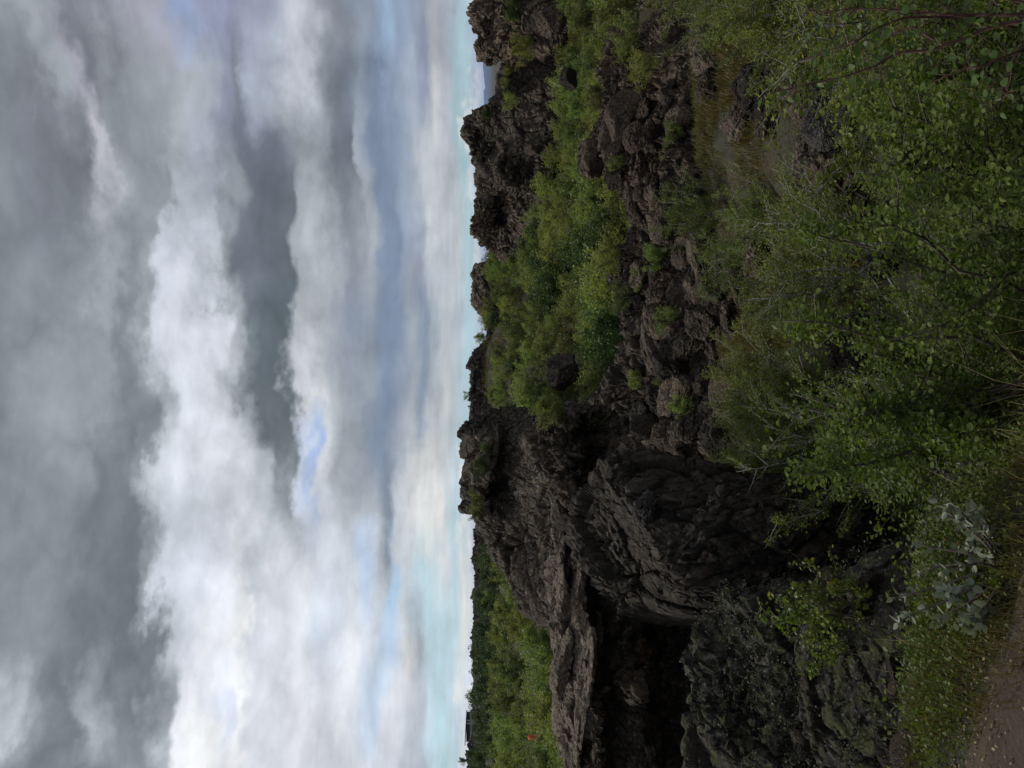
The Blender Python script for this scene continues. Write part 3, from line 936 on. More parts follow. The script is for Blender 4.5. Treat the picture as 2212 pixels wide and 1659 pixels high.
# moss grown rocks between path and hollow
loft('mossy_outcrop', [(1720, 1270, 7.0), (1630, 1290, 7.3), (1550, 1315, 7.5), (1500, 1350, 7.7), (1480, 1400, 7.8), (1486, 1500, 7.8), (1494, 1600, 7.8), (1510, 1720, 7.8),
                       (1560, 1820, 7.6)], -1.9, [0.9, 1.2, 1.4, 1.5, 1.6, 1.6, 1.6, 1.6, 1.4], 0.9, MOUND, 300, 200, 81, M['mossy'], L=1.25, amp=0.20, block=0.7, fine=0.9, crest_jag=0.06,
     label='moss and lichen covered lava outcrop in front of the black hollow', cat='rock')
loft('mossy_outcrop', [(1900, 1190, 5.9), (1830, 1240, 6.0), (1765, 1320, 6.1), (1735, 1400, 6.2), (1725, 1480, 6.2), (1740, 1580, 6.2), (1760, 1700, 6.2), (1800, 1800, 6.2)],
     -1.3, [0.8, 1.0, 1.1, 1.2, 1.2, 1.2, 1.2, 1.0], 0.7, MOUND, 280, 160, 83, M['mossy'], L=1.1, amp=0.17, block=0.7, fine=0.9, crest_jag=0.05,
     label='low lumpy lava rocks with heather just below the path', cat='rock')

# slabs and rubble of the middle distance, right
loft('lava_outcrop', [(1330, 60, 25), (1302, 130, 25), (1294, 200, 24.5), (1288, 270, 24.5), (1302, 335, 24), (1335, 400, 23), (1372, 450, 22), (1410, 500, 21.5), (1460, 530, 21)],
     -3.4, [4, 5, 5.5, 5.5, 5.5, 5, 4.5, 3.5, 2], 2.5, SLOPE, 420, 240, 91, M['slab'], L=1.15, amp=0.30, crest_jag=0.06,
     hollows=[(1400, 215, 21, (0.8, 0.5), 0.9), (1440, 170, 20.5, (0.7, 0.4), 0.9)],
     label='wide outcrop of broken brown lava crust among the birches', cat='rock')

loft('rubble_bank', [(1400, 455, 22.6), (1362, 490, 23.6), (1335, 550, 24.6), (1328, 620, 25.2), (1338, 680, 25.4), (1362, 740, 25), (1420, 790, 23)],
     -3.4, [3, 4.5, 5.5, 6, 6, 5, 3], 2, SLOPE, 360, 200, 95, M['tower'], L=0.95, amp=0.30, crest_jag=0.08,
     label='bank of dark lava rubble between the outcrop and the tower', cat='rock')
bm_ang = [boulder_mesh('lava_block', 101 + q, M[['slab', 'tower', 'crag', 'black'][q % 4]], n=44, facets=9 + q % 5, soft=16, amp=0.13, L=0.8, block=0.9) for q in range(8)]
slabm = [boulder_mesh('lava_slab', 121 + q, M['slab'], n=56, facets=8, flat=(1, 0.85, 0.28), soft=22, amp=0.085, L=0.7, block=0.8) for q in range(4)]

put_boulder('lava_slab', slabm[0], 1345, 248, 20.3, (0.5, 0.42, 0.5), 'large reddish lava plate leaning on the broken outcrop', rot=(1.05, 0.15, 0.2), cat='slab')
put_boulder('lava_slab', slabm[1], 1375, 292, 20.0, (0.34, 0.3, 0.45), 'rounded grey lava plate with a yellow lichen edge on the outcrop', rot=(1.15, -0.1, -0.2), cat='slab')
put_boulder('lava_slab', slabm[2], 1318, 290, 21.0, (0.55, 0.45, 0.6), 'flat dark lava plate at the top of the outcrop', rot=(0.9, 0.1, 0.5), cat='slab')
put_boulder('lava_block', bm_ang[3], 1498, 408, 18.2, (0.62, 0.34, 0.26), 'black angular lava block leaning at the edge of the birches', rot=(0.3, 0.75, 0.2), cat='boulder')
put_boulder('lava_block', bm_ang[2], 1522, 85, 15.5, (0.26, 0.25, 0.26), 'dark grey boulder in the row beside the grassy bank, end one', rot=(0.1, 0.2, 0.3))
put_boulder('lava_block', bm_ang[6], 1530, 135, 15.3, (0.30, 0.25, 0.23), 'squared dark grey boulder in the middle of the row by the grassy bank', rot=(0.1, 0.1, 1.3))
put_boulder('lava_block', bm_ang[5], 1536, 188, 15.2, (0.24, 0.22, 0.19), 'smaller speckled boulder in the row by the grassy bank', rot=(0.3, 0.1, 2.3))
gb = boulder_mesh('grey_boulder', 131, M['grey'], n=100, facets=13, soft=16, amp=0.10, L=0.5)
put_boulder('grey_boulder', gb, 1790, 255, 8.9, (0.27, 0.30, 0.27), 'lichen flecked grey boulder half hidden in the near birches', rot=(0.2, 0.3, 0.5))
put_boulder('grey_boulder', gb, 1905, 575, 7.2, (0.15, 0.15, 0.12), 'small grey stone showing between the near birch leaves', rot=(1.2, 0.3, 2.5))
put_boulder('grey_boulder', gb, 1815, 888, 7.4, (0.12, 0.12, 0.10), 'small grey stone in the shade beside the black hump', rot=(2.2, 0.9, 1.5))
put_boulder('lava_block', bm_ang[4], 1275, 350, 28, (0.6, 0.55, 0.5), 'rounded brown lava block in the birches above the outcrop', rot=(0.2, 0.1, 0.5))
put_boulder('lava_block', bm_ang[0], 1192, 40, 38, (0.7, 0.6, 0.5), 'pale brown lava block below the crag by the gap', rot=(0.2, 0.4, 0.9))
put_boulder('lava_block', bm_ang[7], 1226, 170, 33, (0.45, 0.4, 0.32), 'brown lava block in the birches between crag and outcrop', rot=(0.5, 0.1, 1.9))
put_boulder('lava_block', bm_ang[1], 1222, 800, 32, (0.6, 0.55, 0.55), 'dark lava block sticking out of the slope beside the tower', rot=(0.1, 0.5, 0.4))

# PLATES
# loose blocks on the rubble
rb = np.random.default_rng(5)
bpy.context.view_layer.update()
DG = bpy.context.evaluated_depsgraph_get()


def look(xd, yd):
    """first surface of the rocks or the ground along a line of sight: point, normal, name"""
    d = Vector(at(xd, yd, 10.0)) - Vector((0, 0, CAMZ))
    ok, p, n, _, ob, _ = sc.ray_cast(DG, Vector((0, 0, CAMZ)), d.normalized())
    if not ok:
        return None
    return np.array(p), n, ob.name.split('.')[0]


def blocks(n, x0, x1, y0, y1, smin, smax, label, group, allow):
    cnt = 0
    for _ in range(n * 4):
        if cnt >= n:
            break
        h = look(rb.uniform(x0, x1), rb.uniform(y0, y1))
        if h is None or h[2] not in allow or h[1][2] < 0.15:
            continue
        p = h[0]
        sz = smin * 0.6 + (smax * 1.25 - smin * 0.6) * rb.uniform(0, 1) ** 2.6
        o = link('lava_block', bm_ang[int(rb.integers(8))], (p[0], p[1], p[2] + sz * 0.15))
        o.scale = (sz * rb.uniform(.8, 1.4), sz * rb.uniform(.8, 1.2), sz * rb.uniform(.45, 1))
        o.rotation_euler = (rb.uniform(-.5, .5), rb.uniform(-.5, .5), rb.uniform(0, 6.28))
        tag(o, label, 'boulder', group)
        cnt += 1


def rest(name, me, xd, yd, size, label, rot, cat='boulder', up=0.3, group=None, fwd=0.0):
    h = look(xd, yd)
    p = h[0]
    o = link(name, me, (p[0], p[1] + fwd, p[2] + up * size[2]))
    o.scale = size
    o.rotation_euler = rot
    tag(o, label, cat, group)


lip = boulder_mesh('lichen_boulder', 72, M['grey'], n=70, facets=14, soft=14, amp=0.18, L=0.6)
rest('lichen_boulder', lip, 1400, 1100, (0.17, 0.2, 0.13), 'lichen flecked block on top of the black hump', (0.2, 0.3, 0.4))
plates = [boulder_mesh('lava_plate', 140 + q, M['tan'], n=54, facets=9, flat=(1, 0.6, 0.16), soft=18, amp=0.10, L=0.6, block=0.9) for q in range(4)]
rest('lichen_slab', plates[0], 1292, 1385, (0.30, 0.30, 0.32), 'lichen edged lava plate lying under the overhanging ledge', (0.1, 0.05, 0.1), 'slab', 0.05)
for q, (xd, yd, ln) in enumerate([(1197, 1185, 0.55), (1196, 1262, 0.62), (1203, 1340, 0.66), (1206, 1425, 0.70), (1214, 1515, 0.7), (1222, 1610, 0.72),
                                  (1236, 1230, 0.5), (1246, 1310, 0.6), (1250, 1400, 0.62), (1258, 1490, 0.55)]):
    rest('lava_plate', plates[q % 4], xd + 6 + rb.uniform(-6, 12), yd, (ln * rb.uniform(0.55, 1.0), ln * 0.9, ln * rb.uniform(0.6, 1.3)), 'long tan lava plate along the rim of the overhanging ledge',
         (rb.uniform(-.15, .35), rb.uniform(-.22, .22), rb.uniform(-.35, .35)), 'slab', 0.0, 'tan plates on the ledge rim')
blocks(130, 1370, 1600, 520, 980, 0.09, 0.42, 'loose lava block on the rubble between tower and birches', 'loose blocks on the rubble below the tower',
       ('ground', 'lava_flank', 'rubble_bank', 'lava_tower', 'rubble_apron'))
blocks(60, 1320, 1530, 170, 510, 0.08, 0.28, 'loose lava block lying on the brown crust outcrop', 'loose blocks on the brown outcrop', ('lava_outcrop', 'ground'))
blocks(34, 1395, 1500, 900, 1065, 0.12, 0.40, 'lava block in the gap between tower flank and black hump', 'blocks behind the black hump', ('ground', 'lava_flank', 'rubble_apron'))
blocks(44, 1545, 1900, 60, 900, 0.10, 0.34, 'lava stone half buried among the near birches', 'stones among the near birches', ('ground',))
blocks(26, 1720, 2000, 1200, 1659, 0.03, 0.12, 'lava stone on the heather slope just below the path', 'stones on the heather slope', ('ground', 'mossy_outcrop'))

# ------------------------------------------------------------------ plants
LEAF4 = np.array([[0, 0, 0], [0.34, 0.45, 0.05], [0, 1, -0.02], [-0.34, 0.45, 0.05]])
OVAL = np.array([[0, 0, 0], [0.30, 0.22, .06], [0.36, 0.5, .07], [0, 1, 0], [-0.36, 0.5, .07], [-0.30, 0.22, .06], [0, 0.5, 0.0]])


def leaves(pos, nrm, tip, size, r_, shape='quad'):
    """a mesh of leaves, (V, F)"""
    sd, up = rot_frames(nrm, tip)
    n = len(pos)
    base = LEAF4 if shape == 'quad' else OVAL
    k_ = len(base)
    V = (pos[:, None, :] + size[:, None, None] * (base[None, :, 0:1] * sd[:, None, :] + (base[None, :, 1:2]) * up[:, None, :]
         + base[None, :, 2:3] * nrm[:, None, :]))
    off = (np.arange(n) * k_)[:, None]
    if shape == 'quad':
        F = off + np.array([[0, 1, 2, 3]])
    else:
        f = np.array([[0, 1, 2, 6], [6, 2, 3, 3], [0, 6, 4, 5], [6, 3, 4, 4]])
        F = np.concatenate([off + np.array([0, 1, 2, 6]), off + np.array([6, 2, 3, 4]), off + np.array([0, 6, 4, 5])], 0)
    return V.reshape(-1, 3), F


def tubes(paths, sides=5):
    """paths: list of (points (k,3), radii (k,))"""
    Vs, Fs, o = [], [], 0
    ang = np.linspace(0, 2 * np.pi, sides, endpoint=False)
    for P, R in paths:
        P = np.asarray(P, float)
        T = np.gradient(P, axis=0)
        T /= np.linalg.norm(T, axis=1, keepdims=True) + 1e-9
        ref = np.where(np.abs(T[:, 2:3]) > 0.9, np.array([[1.0, 0, 0]]), np.array([[0, 0, 1.0]]))
        A = np.cross(T, ref)
        A /= np.linalg.norm(A, axis=1, keepdims=True) + 1e-9
        B = np.cross(T, A)
        V = P[:, None, :] + np.asarray(R)[:, None, None] * (np.cos(ang)[None, :, None] * A[:, None, :] + np.sin(ang)[None, :, None] * B[:, None, :])
        k_ = len(P)
        a = np.arange(k_ * sides).reshape(k_, sides) + o
        b = np.roll(a, -1, axis=1)
        Fs.append(np.stack([a[:-1].ravel(), b[:-1].ravel(), b[1:].ravel(), a[1:].ravel()], 1))
        Vs.append(V.reshape(-1, 3))
        o += k_ * sides
    return np.concatenate(Vs), np.concatenate(Fs)


def grow(r_, H, W_, n_stem, n_side, lean=(0, 0)):
    """stems and side twigs of a many stemmed shrub: list of paths, list of twig polylines with weight"""
    paths, twigs = [], []
    for sidx in range(n_stem):
        a = r_.uniform(0, 2 * np.pi)
        tilt = r_.uniform(0.05, 1.0) ** 0.8
        L = H * r_.uniform(0.72, 1.08) * (1 - 0.18 * tilt)
        k_ = 9
        u = np.linspace(0, 1, k_)
        rx = W_ * 0.5 * tilt * r_.uniform(0.75, 1.1)
        bx, by = r_.normal(0, 0.05 * W_, 2)
        wob_ = np.cumsum(r_.normal(0, 0.020 * H, (k_, 2)), 0)
        P = np.stack([bx + lean[0] * u * H + np.cos(a) * rx * u ** 0.85 + wob_[:, 0], by + lean[1] * u * H + np.sin(a) * rx * u ** 0.85 + wob_[:, 1],
                      L * (u ** (0.9 + 0.3 * tilt)) - 0.1 * (u < 0.01)], 1)
        R = 0.013 * H / 1.8 * (1 - 0.85 * u) + 0.002
        paths.append((P, R))
        twigs.append((P[4:], 1.2))
        for q in range(n_side):
            t = r_.uniform(0.22, 0.97)
            p0 = np.array([np.interp(t, u, P[:, d]) for d in range(3)])
            l = H * r_.uniform(0.16, 0.36) * (1.15 - 0.7 * t)
            b = a + r_.normal(0, 1.1)
            dirv = np.array([np.cos(b), np.sin(b), r_.uniform(0.1, 1.0)])
            dirv /= np.linalg.norm(dirv)
            uu = np.linspace(0, 1, 5)
            Q = p0 + dirv * l * uu[:, None] + np.array([0, 0, 1]) * (0.12 * l * uu ** 2)[:, None] + r_.normal(0, 0.025 * l, (5, 3)) * uu[:, None]
            paths.append((Q, (0.0042 * H / 1.8) * (1 - 0.8 * uu) + 0.0011))
            twigs.append((Q, 1.0))
    return paths, twigs


def foliage(r_, twigs, n, size, spread, shape='quad'):
    wts = np.array([wt * np.linalg.norm(np.diff(P, axis=0), axis=1).sum() for P, wt in twigs])
    wts *= r_.uniform(0.1, 1.5, len(wts)) ** 1.4
    idx = r_.choice(len(twigs), n, p=wts / wts.sum())
    t = r_.uniform(0, 1, n) ** 0.65
    pos = np.empty((n, 3))
    for i in np.unique(idx):
        m_ = idx == i
        P = twigs[i][0]
        u = np.linspace(0, 1, len(P))
        for d in range(3):
            pos[m_, d] = np.interp(t[m_], u, P[:, d])
    off = r_.normal(0, 1, (n, 3))
    off /= np.linalg.norm(off, axis=1, keepdims=True)
    pos += off * (spread * r_.uniform(0, 1, n) ** 0.7)[:, None]
    pos[:, 2] = np.maximum(pos[:, 2], 0.02)
    nrm = r_.normal(0, 0.75, (n, 3)) + np.array([0, 0, 0.75])
    nrm /= np.linalg.norm(nrm, axis=1, keepdims=True)
    tip = off + r_.normal(0, 0.5, (n, 3)) + np.array([0, 0, -0.25])
    sz = size * r_.uniform(0.65, 1.25, n)
    return leaves(pos, nrm, tip, sz, r_, shape)


def shrub_kind(seed, H, W_, n_stem, n_side, n_leaf, size, spread, leaf, bark, shape='quad', lean=(0, 0), sides=4):
    r_ = np.random.default_rng(seed)
    paths, twigs = grow(r_, H, W_, n_stem, n_side, lean)
    V, F = tubes(paths, sides)
    tm = mesh_from('trunk', V, F, bark, True)
    V, F = foliage(r_, twigs, n_leaf, size, spread, shape)
    cm = mesh_from('crown', V, F, leaf, False)
    return tm, cm


def shrub(kind, loc, rz, sc_, label, group, name='birch_shrub', cat='shrub', dark=None):
    root = link(name, None, loc, rz, sc_)
    tag(root, label, cat, group)
    link('trunk', kind[0], parent=root)
    link('crown', kind[1], parent=root)
    return root


far_k = [shrub_kind(200 + q, 1.8, 2.2 + 0.35 * (q % 3), 11, 12, 3800, 0.085, 0.16, M['leaf_far'], M['bark_pale']) for q in range(5)]
dark_k = [shrub_kind(220 + q, 1.9, 2.4, 11, 12, 3800, 0.085, 0.17, M['leaf_dark'], M['bark_brown']) for q in range(3)]
mid_k = [shrub_kind(240 + q, 2.0, 2.3, 13, 14, 9500, 0.042, 0.085, M['leaf_mid'], M['bark_pale']) for q in range(4)]
near_k = [shrub_kind(260 + q, 2.1, 2.3, 12, 15, 13000, 0.027, 0.06, M['leaf_near'], M['bark_pale'], 'oval', sides=5) for q in range(4)]

small_k = [shrub_kind(280 + q, 1.15, 1.2, 9, 10, 8500, 0.0205, 0.06, M['leaf_near'], M['bark_brown'], 'oval') for q in range(3)]
sprig_k = [shrub_kind(290 + q, 0.75, 0.6, 6, 7, 750, 0.032, 0.035, M['leaf_mid'], M['bark_brown'], 'oval') for q in range(3)]
rp = np.random.default_rng(77)


def scatter(n, rlo, rhi, ylo, yhi, dmin, test=None, tries=6000, power=1.0):
    pts = []
    for _ in range(tries):
        if len(pts) >= n:
            break
        Y = (rp.uniform(ylo ** power, yhi ** power)) ** (1 / power)
        x = rp.uniform(rlo, rhi) * Y
        if test and not test(x, Y):
            continue
        if all((x - a) ** 2 + (Y - b) ** 2 > dmin * dmin for a, b in pts):
            pts.append((x, Y))
    return pts


def yd_of(x, Y):
    return 829.5 - FD * x / Y


def xd_of(z, Y):
    return 1057 + FD * (CAMZ - z) / Y


def plant(pts, kinds, smin, smax, label, group, name='birch_shrub', zoff=-0.05, cat='shrub'):
    for x, Y in pts:
        s_ = rp.uniform(smin, smax)
        shrub(kinds[int(rp.integers(len(kinds)))], (x, Y, gz(x, Y) + zoff), rp.uniform(0, 6.28), (s_ * rp.uniform(.9, 1.2), s_ * rp.uniform(.9, 1.2), s_ * rp.uniform(.8, 1.05)),
              label, group, name, cat)


def rock_free(x, Y, allow=('ground',)):
    """the ground here is not covered by a crag"""
    ok, p, n, _, ob, _ = sc.ray_cast(DG, Vector((x, Y, 60)), Vector((0, 0, -1)))
    return ok and ob.name.split('.')[0] in allow


SITE = ('ground', 'rubble_bank', 'lava_outcrop')


def top_z(x, Y):
    ok, p, n, _, ob, _ = sc.ray_cast(DG, Vector((x, Y, 60)), Vector((0, 0, -1)))
    return p[2]


gz = top_z
# valley floor below the crags on the right
plant(scatter(78, 0.17, 0.47, 25.5, 43, 1.35, rock_free), far_k, 0.6, 1.0, 'light green birch shrub on the valley floor below the pointed crag', 'birch shrubs below the pointed crag')
# slope between the tower and the crags
plant(scatter(88, -0.06, 0.20, 27, 60, 1.5, lambda x, Y: rock_free(x, Y) and (Y < 52.5 or yd_of(x, Y) < 690)), far_k + dark_k[:1], 0.65, 1.15,
      'green birch shrub on the slope between the tower and the square crag', 'birch shrubs beside the tower')
# left: dark willows under the ridge, bright birches in front of them
plant(scatter(46, -0.47, -0.17, 60, 85, 2.4, lambda x, Y: yd_of(x, Y) > 1180 and rock_free(x, Y)), dark_k, 0.8, 1.25, 'dark green bush under the flat ridge', 'dark bushes under the flat ridge', 'dark_bush')
plant(scatter(52, -0.47, -0.20, 22, 58, 1.8, lambda x, Y: yd_of(x, Y) > 1200 and rock_free(x, Y)), far_k, 0.75, 1.25, 'light green birch shrub in the dip behind the overhanging ledge', 'birch shrubs behind the ledge')
# thickets of the near hollow
plant([(-0.85, 11.6), (-1.0, 13.2), (-0.55, 12.4)], mid_k, 0.6, 0.75, 'bright birch between the black hump and the rubble', 'birches behind the black hump')
plant(scatter(20, -0.05, 0.47, 9.5, 17.0, 1.75, lambda x, Y: not (yd_of(x, Y) > 640 and Y > 15) and not (40 < yd_of(x, Y) < 440 and 8 < Y < 17)), mid_k, 0.55, 0.9,
      'yellowish green birch of the thicket in the hollow', 'birches in the hollow')
plant(scatter(13, -0.10, 0.45, 5.4, 9.3, 1.4, lambda x, Y: yd_of(x, Y) < 960 and not (120 < yd_of(x, Y) < 430)), mid_k[:2] + near_k, 0.62, 0.95,
      'dark green birch close below the path', 'birches just below the path')
plant(scatter(10, 0.20, 0.40, 4.6, 7.6, 0.75, lambda x, Y: 120 < yd_of(x, Y) < 430), near_k, 0.32, 0.46,
      'low dark green birch in front of the grey boulder', 'low birches by the grey boulder')
plant(scatter(12, -0.10, 0.42, 3.3, 4.9, 0.6, lambda x, Y: yd_of(x, Y) < 990), small_k, 0.8, 1.15,
      'small dark green birch at the foot of the bank', 'small birches below the bank')

# shrubs rooted on the rocks
def perch(xd, yd, kind, s_, label, dz=0.0, name='birch_shrub'):
    h = look(xd, yd)
    if h is None or h[2] in ('hills',):
        return
    p = h[0]
    shrub(kind, (p[0], p[1], p[2] - 0.05 + dz), rp.uniform(0, 6.28), s_, label, None, name)


perch(990, 951, far_k[0], 0.22, 'tiny shrub on the top edge of the tower')
perch(1011, 894, far_k[1], 0.36, 'small shrub on the shoulder beside the tower top')
perch(1012, 853, far_k[2], 0.24, 'tiny shrub on the low crest beside the tower')
perch(1050, 727, far_k[3], 0.5, 'feathery shrub alone on the skyline near the square crag')
perch(1056, 1010, dark_k[0], 0.4, 'dark shrub in a crack below the tower top')
perch(1068, 975, far_k[4], 0.36, 'yellow green tuft on the upper face of the tower')
perch(1052, 1085, far_k[2], 0.45, 'small green shrub on the shaded end of the tower')
perch(1190, 868, dark_k[1], 0.5, 'dark green shrub where slope and tower flank meet')
perch(1230, 880, far_k[3], 0.75, 'bright green shrub on the tower flank')
perch(1112, 150, far_k[0], 0.42, 'green shrub on the saddle below the blue hills')
perch(1104, 185, far_k[1], 0.36, 'light shrub on the slope of the pointed crag')
perch(1120, 215, far_k[2], 0.5, 'round green shrub on the apron of the pointed crag')
perch(1065, 250, dark_k[2], 0.4, 'small dark shrub at the shoulder of the pointed crag')
perch(1130, 30, far_k[4], 0.6, 'yellow green shrub on the blocky crag')
perch(1160, 90, far_k[1], 0.8, 'full green shrub at the foot of the blocky crag')
perch(1075, 1300, far_k[0], 0.9, 'light shrub beside the outer end of the tower')
perch(1008, 1645, dark_k[2], 0.55, 'feathery bush on the raised end of the flat ridge', name='dark_bush')
perch(1006, 1668, dark_k[1], 0.6, 'full bush on the raised end of the flat ridge', name='dark_bush')
for q, (xd, yd) in enumerate([(1330, 460), (1345, 545), (1365, 640), (1350, 355), (1440, 560), (1420, 150), (1390, 95), (1480, 300), (1300, 420), (1310, 210), (1400, 600), (1470, 700), (1450, 800), (1500, 880), (1390, 820)]):
    perch(xd, yd, far_k[q % 5], [0.42, 0.5, 0.38, 0.3, 0.4, 0.5, 0.55, 0.36, 0.5, 0.4, 0.34, 0.4, 0.3, 0.36, 0.3][q],
          ['shrub on the upper edge of the rubble bank', 'wide shrub on the crest of the rubble bank', 'low shrub on the dark rubble near the tower flank',
           'little shrub between the lava plates', 'shrub at the lower edge of the rubble bank', 'shrub on the outer part of the brown outcrop',
           'bushy shrub at the outer end of the brown outcrop', 'shrub at the foot of the brown outcrop', 'shrub where outcrop and rubble bank meet',
           'shrub on the top of the brown outcrop', 'small shrub in the middle of the rubble bank', 'shrub on the apron of rubble nearest the near birches',
           'little shrub on the rubble apron below the tower', 'shrub on the rubble apron near the black hump', 'small shrub on the tower flank above the rubble apron'][q])
for q, (xd, yd, s_) in enumerate([(1860, 1330, 1.0), (1880, 1275, 0.85), (1850, 1400, 0.7)]):
    perch(xd, yd, sprig_k[q], s_, ['leafy yellow green willow sprig beside the grey willow', 'slender green sprig between the grey willow and the black hump',
                                   'low yellow green sprig on the heather slope'][q], name='willow_sprig')

# ------------------------------------------------------------------ near birch with single leaves
def path_pts(pts, n=24, jit=0.0, seed=0):
    A = np.array([at(*q) for q in pts])
    u = np.linspace(0, len(A) - 1, n)
    P = np.stack([np.interp(u, np.arange(len(A)), A[:, d]) for d in range(3)], 1)
    ker = np.array([1, 2, 1.0]) / 4
    for d in range(3):
        P[1:-1, d] = np.convolve(P[:, d], ker, 'valid')
    return P


def leaf_mesh(name, mat, wide, cup, teeth, seed):
    """one leaf, unit length along +Y, with a folded midrib"""
    r_ = np.random.default_rng(seed)
    n = 9
    t = np.linspace(0, 1, n)
    wd = wide * np.sin(np.pi * t ** 0.72) ** 0.8
    wd[1:-1] *= 1 + teeth * np.where(np.arange(n - 2) % 2, 1, -1)
    V, F = [], []
    for i in range(n):
        z = -0.18 * cup * t[i] ** 2
        V += [(-wd[i], t[i], z + cup * wd[i] * 0.6), (0, t[i], z), (wd[i], t[i], z + cup * wd[i] * 0.6)]
    for i in range(n - 1):
        a = i * 3
        F += [(a, a + 1, a + 4, a + 3), (a + 1, a + 2, a + 5, a + 4)]
    return mesh_from(name, np.array(V), np.array(F), mat, True)


def leaf_parts(root, name, meshes, pos, nrm, tip, size):
    sd, up = rot_frames(nrm, tip)
    o0 = Vector(root.location)
    for i in range(len(pos)):
        m = Matrix(((sd[i, 0], up[i, 0], nrm[i, 0]), (sd[i, 1], up[i, 1], nrm[i, 1]), (sd[i, 2], up[i, 2], nrm[i, 2])))
        o = bpy.data.objects.new(name, meshes[i % len(meshes)])
        o.matrix_basis = Matrix.Translation(Vector(pos[i]) - o0) @ m.to_4x4() @ Matrix.Diagonal((size[i], size[i], size[i], 1))
        o.parent = root
        COL.objects.link(o)


rn = np.random.default_rng(99)
stems = [
    [(2420, 45, 2.45), (2212, 33, 2.5), (2075, 38, 2.55), (2005, 35, 2.58), (1881, 22, 2.62), (1760, 33, 2.7)],
    [(2420, 50, 2.45), (2212, 44, 2.48), (2125, 64, 2.5), (2028, 110, 2.55), (1951, 121, 2.58), (1894, 157, 2.6), (1777, 194, 2.66), (1700, 216, 2.7)],
    [(2060, 38, 2.55), (1951, 37, 2.5), (1881, 64, 2.48), (1850, 84, 2.46), (1787, 100, 2.5), (1743, 120, 2.55)],
    [(2040, 100, 2.55), (1971, 57, 2.66), (1927, 77, 2.7), (1844, 94, 2.74), (1760, 130, 2.8)],
    [(2300, 60, 2.4), (2212, 77, 2.4), (2180, 144, 2.42), (2162, 201, 2.45), (2120, 240, 2.5)],
    [(2330, 40, 2.4), (2230, 10, 2.35), (2120, -10, 2.35), (2010, -12, 2.4), (1900, -5, 2.5), (1800, 0, 2.6)],
    [(2300, 60, 2.42), (2200, 110, 2.36), (2110, 150, 2.36), (2040, 168, 2.4), (1980, 200, 2.45)],
]
b0 = at(2450, 48, 2.45)
b0[2] = gz(b0[0], b0[1])
root = link('birch_sapling', None, b0)
tag(root, 'near birch sapling with red brown stems and large dark leaves', 'birch')
pts, paths = [], []
for q, st in enumerate(stems):
    P = path_pts(st, 30)
    P = P + 0.006 * np.cumsum(rn.normal(0, 0.5, P.shape), 0) * np.linspace(0, 1, 30)[:, None]
    if q < 2:
        P[0] = b0 + np.array([0.01 * q, 0, -0.02])
    L_ = np.linspace(0, 1, 30)
    paths.append((P - b0, (0.0062 if q < 2 else 0.0034) * (1 - 0.86 * L_) + 0.0008))
    lo = 5 if q < 2 else 2
    n = 66 if q < 2 else 33
    idx = rn.uniform(lo, 29, n)
    for u in idx:
        p0 = np.array([np.interp(u, np.arange(30), P[:, d]) for d in range(3)])
        off = rn.normal(0, 1, 3)
        off /= np.linalg.norm(off)
        l = rn.uniform(0.01, 0.075)
        p1 = p0 + off * l + np.array([0, 0, 0.01])
        if l > 0.03:
            mid = (p0 + p1) / 2 + np.array([0, 0, 0.006])
            paths.append((np.array([p0, mid, p1]) - b0, np.array([0.0011, 0.0009, 0.0007])))
        pts.append((p1, off))
V, F = tubes(paths, 6)
link('trunk', mesh_from('trunk', V, F, M['bark_red'], True), parent=root)
lm = [leaf_mesh('leaf', M['leaf_big'], 0.40, 0.25, 0.05, 1), leaf_mesh('leaf', M['leaf_big'], 0.44, 0.45, 0.06, 2), leaf_mesh('leaf', M['leaf_big'], 0.36, 0.1, 0.05, 3)]
pos = np.array([p for p, _ in pts])
offs = np.array([o_ for _, o_ in pts])
nrm = rn.normal(0, 0.6, (len(pos), 3)) + np.array([0, -0.45, 0.65])
nrm /= np.linalg.norm(nrm, axis=1, keepdims=True)
tip = offs + rn.normal(0, 0.4, (len(pos), 3)) + np.array([0, 0, -0.5])
leaf_parts(root, 'leaf', lm, pos, nrm, tip, rn.uniform(0.018, 0.031, len(pos)))

# woolly willow at the edge of the trail
wst = [[(2175, 1235, 2.78), (2110, 1265, 2.82), (2040, 1300, 2.86), (1975, 1325, 2.90), (1940, 1345, 2.90)],
       [(2175, 1235, 2.78), (2100, 1240, 2.82), (2020, 1270, 2.90), (1960, 1285, 2.94), (1925, 1292, 2.98)],
       [(2170, 1225, 2.78), (2120, 1200, 2.82), (2060, 1190, 2.86), (2000, 1180, 2.90), (1975, 1170, 2.94)],
       [(2170, 1220, 2.78), (2130, 1170, 2.78), (2090, 1135, 2.82), (2050, 1110, 2.86), (2030, 1085, 2.90)],
       [(2180, 1225, 2.76), (2150, 1180, 2.72), (2125, 1150, 2.72), (2100, 1110, 2.74)],
       [(2175, 1235, 2.76), (2120, 1215, 2.70), (2075, 1225, 2.70), (2040, 1240, 2.72)],
       [(2175, 1245, 2.74), (2140, 1290, 2.70), (2110, 1330, 2.72), (2080, 1350, 2.76)],
       [(2170, 1230, 2.78), (2090, 1215, 2.90), (2020, 1225, 2.98), (1985, 1240, 3.02)]]
for q in range(9):
    tx, ty = rn.uniform(1955, 2120), rn.uniform(1085, 1370)
    ty = ty if tx > 2000 else min(max(ty, 1200), 1360)
    wst.append([(2178, 1233, 2.76), (2178 + (tx - 2178) * .4, 1233 + (ty - 1233) * .55, 2.74 + rn.uniform(-.05, .1)), (tx + 20, ty, 2.76 + rn.uniform(-.06, .16)),
                (tx, ty + rn.uniform(-12, 12), 2.78 + rn.uniform(-.06, .2))])
b1 = at(2180, 1233, 2.78)
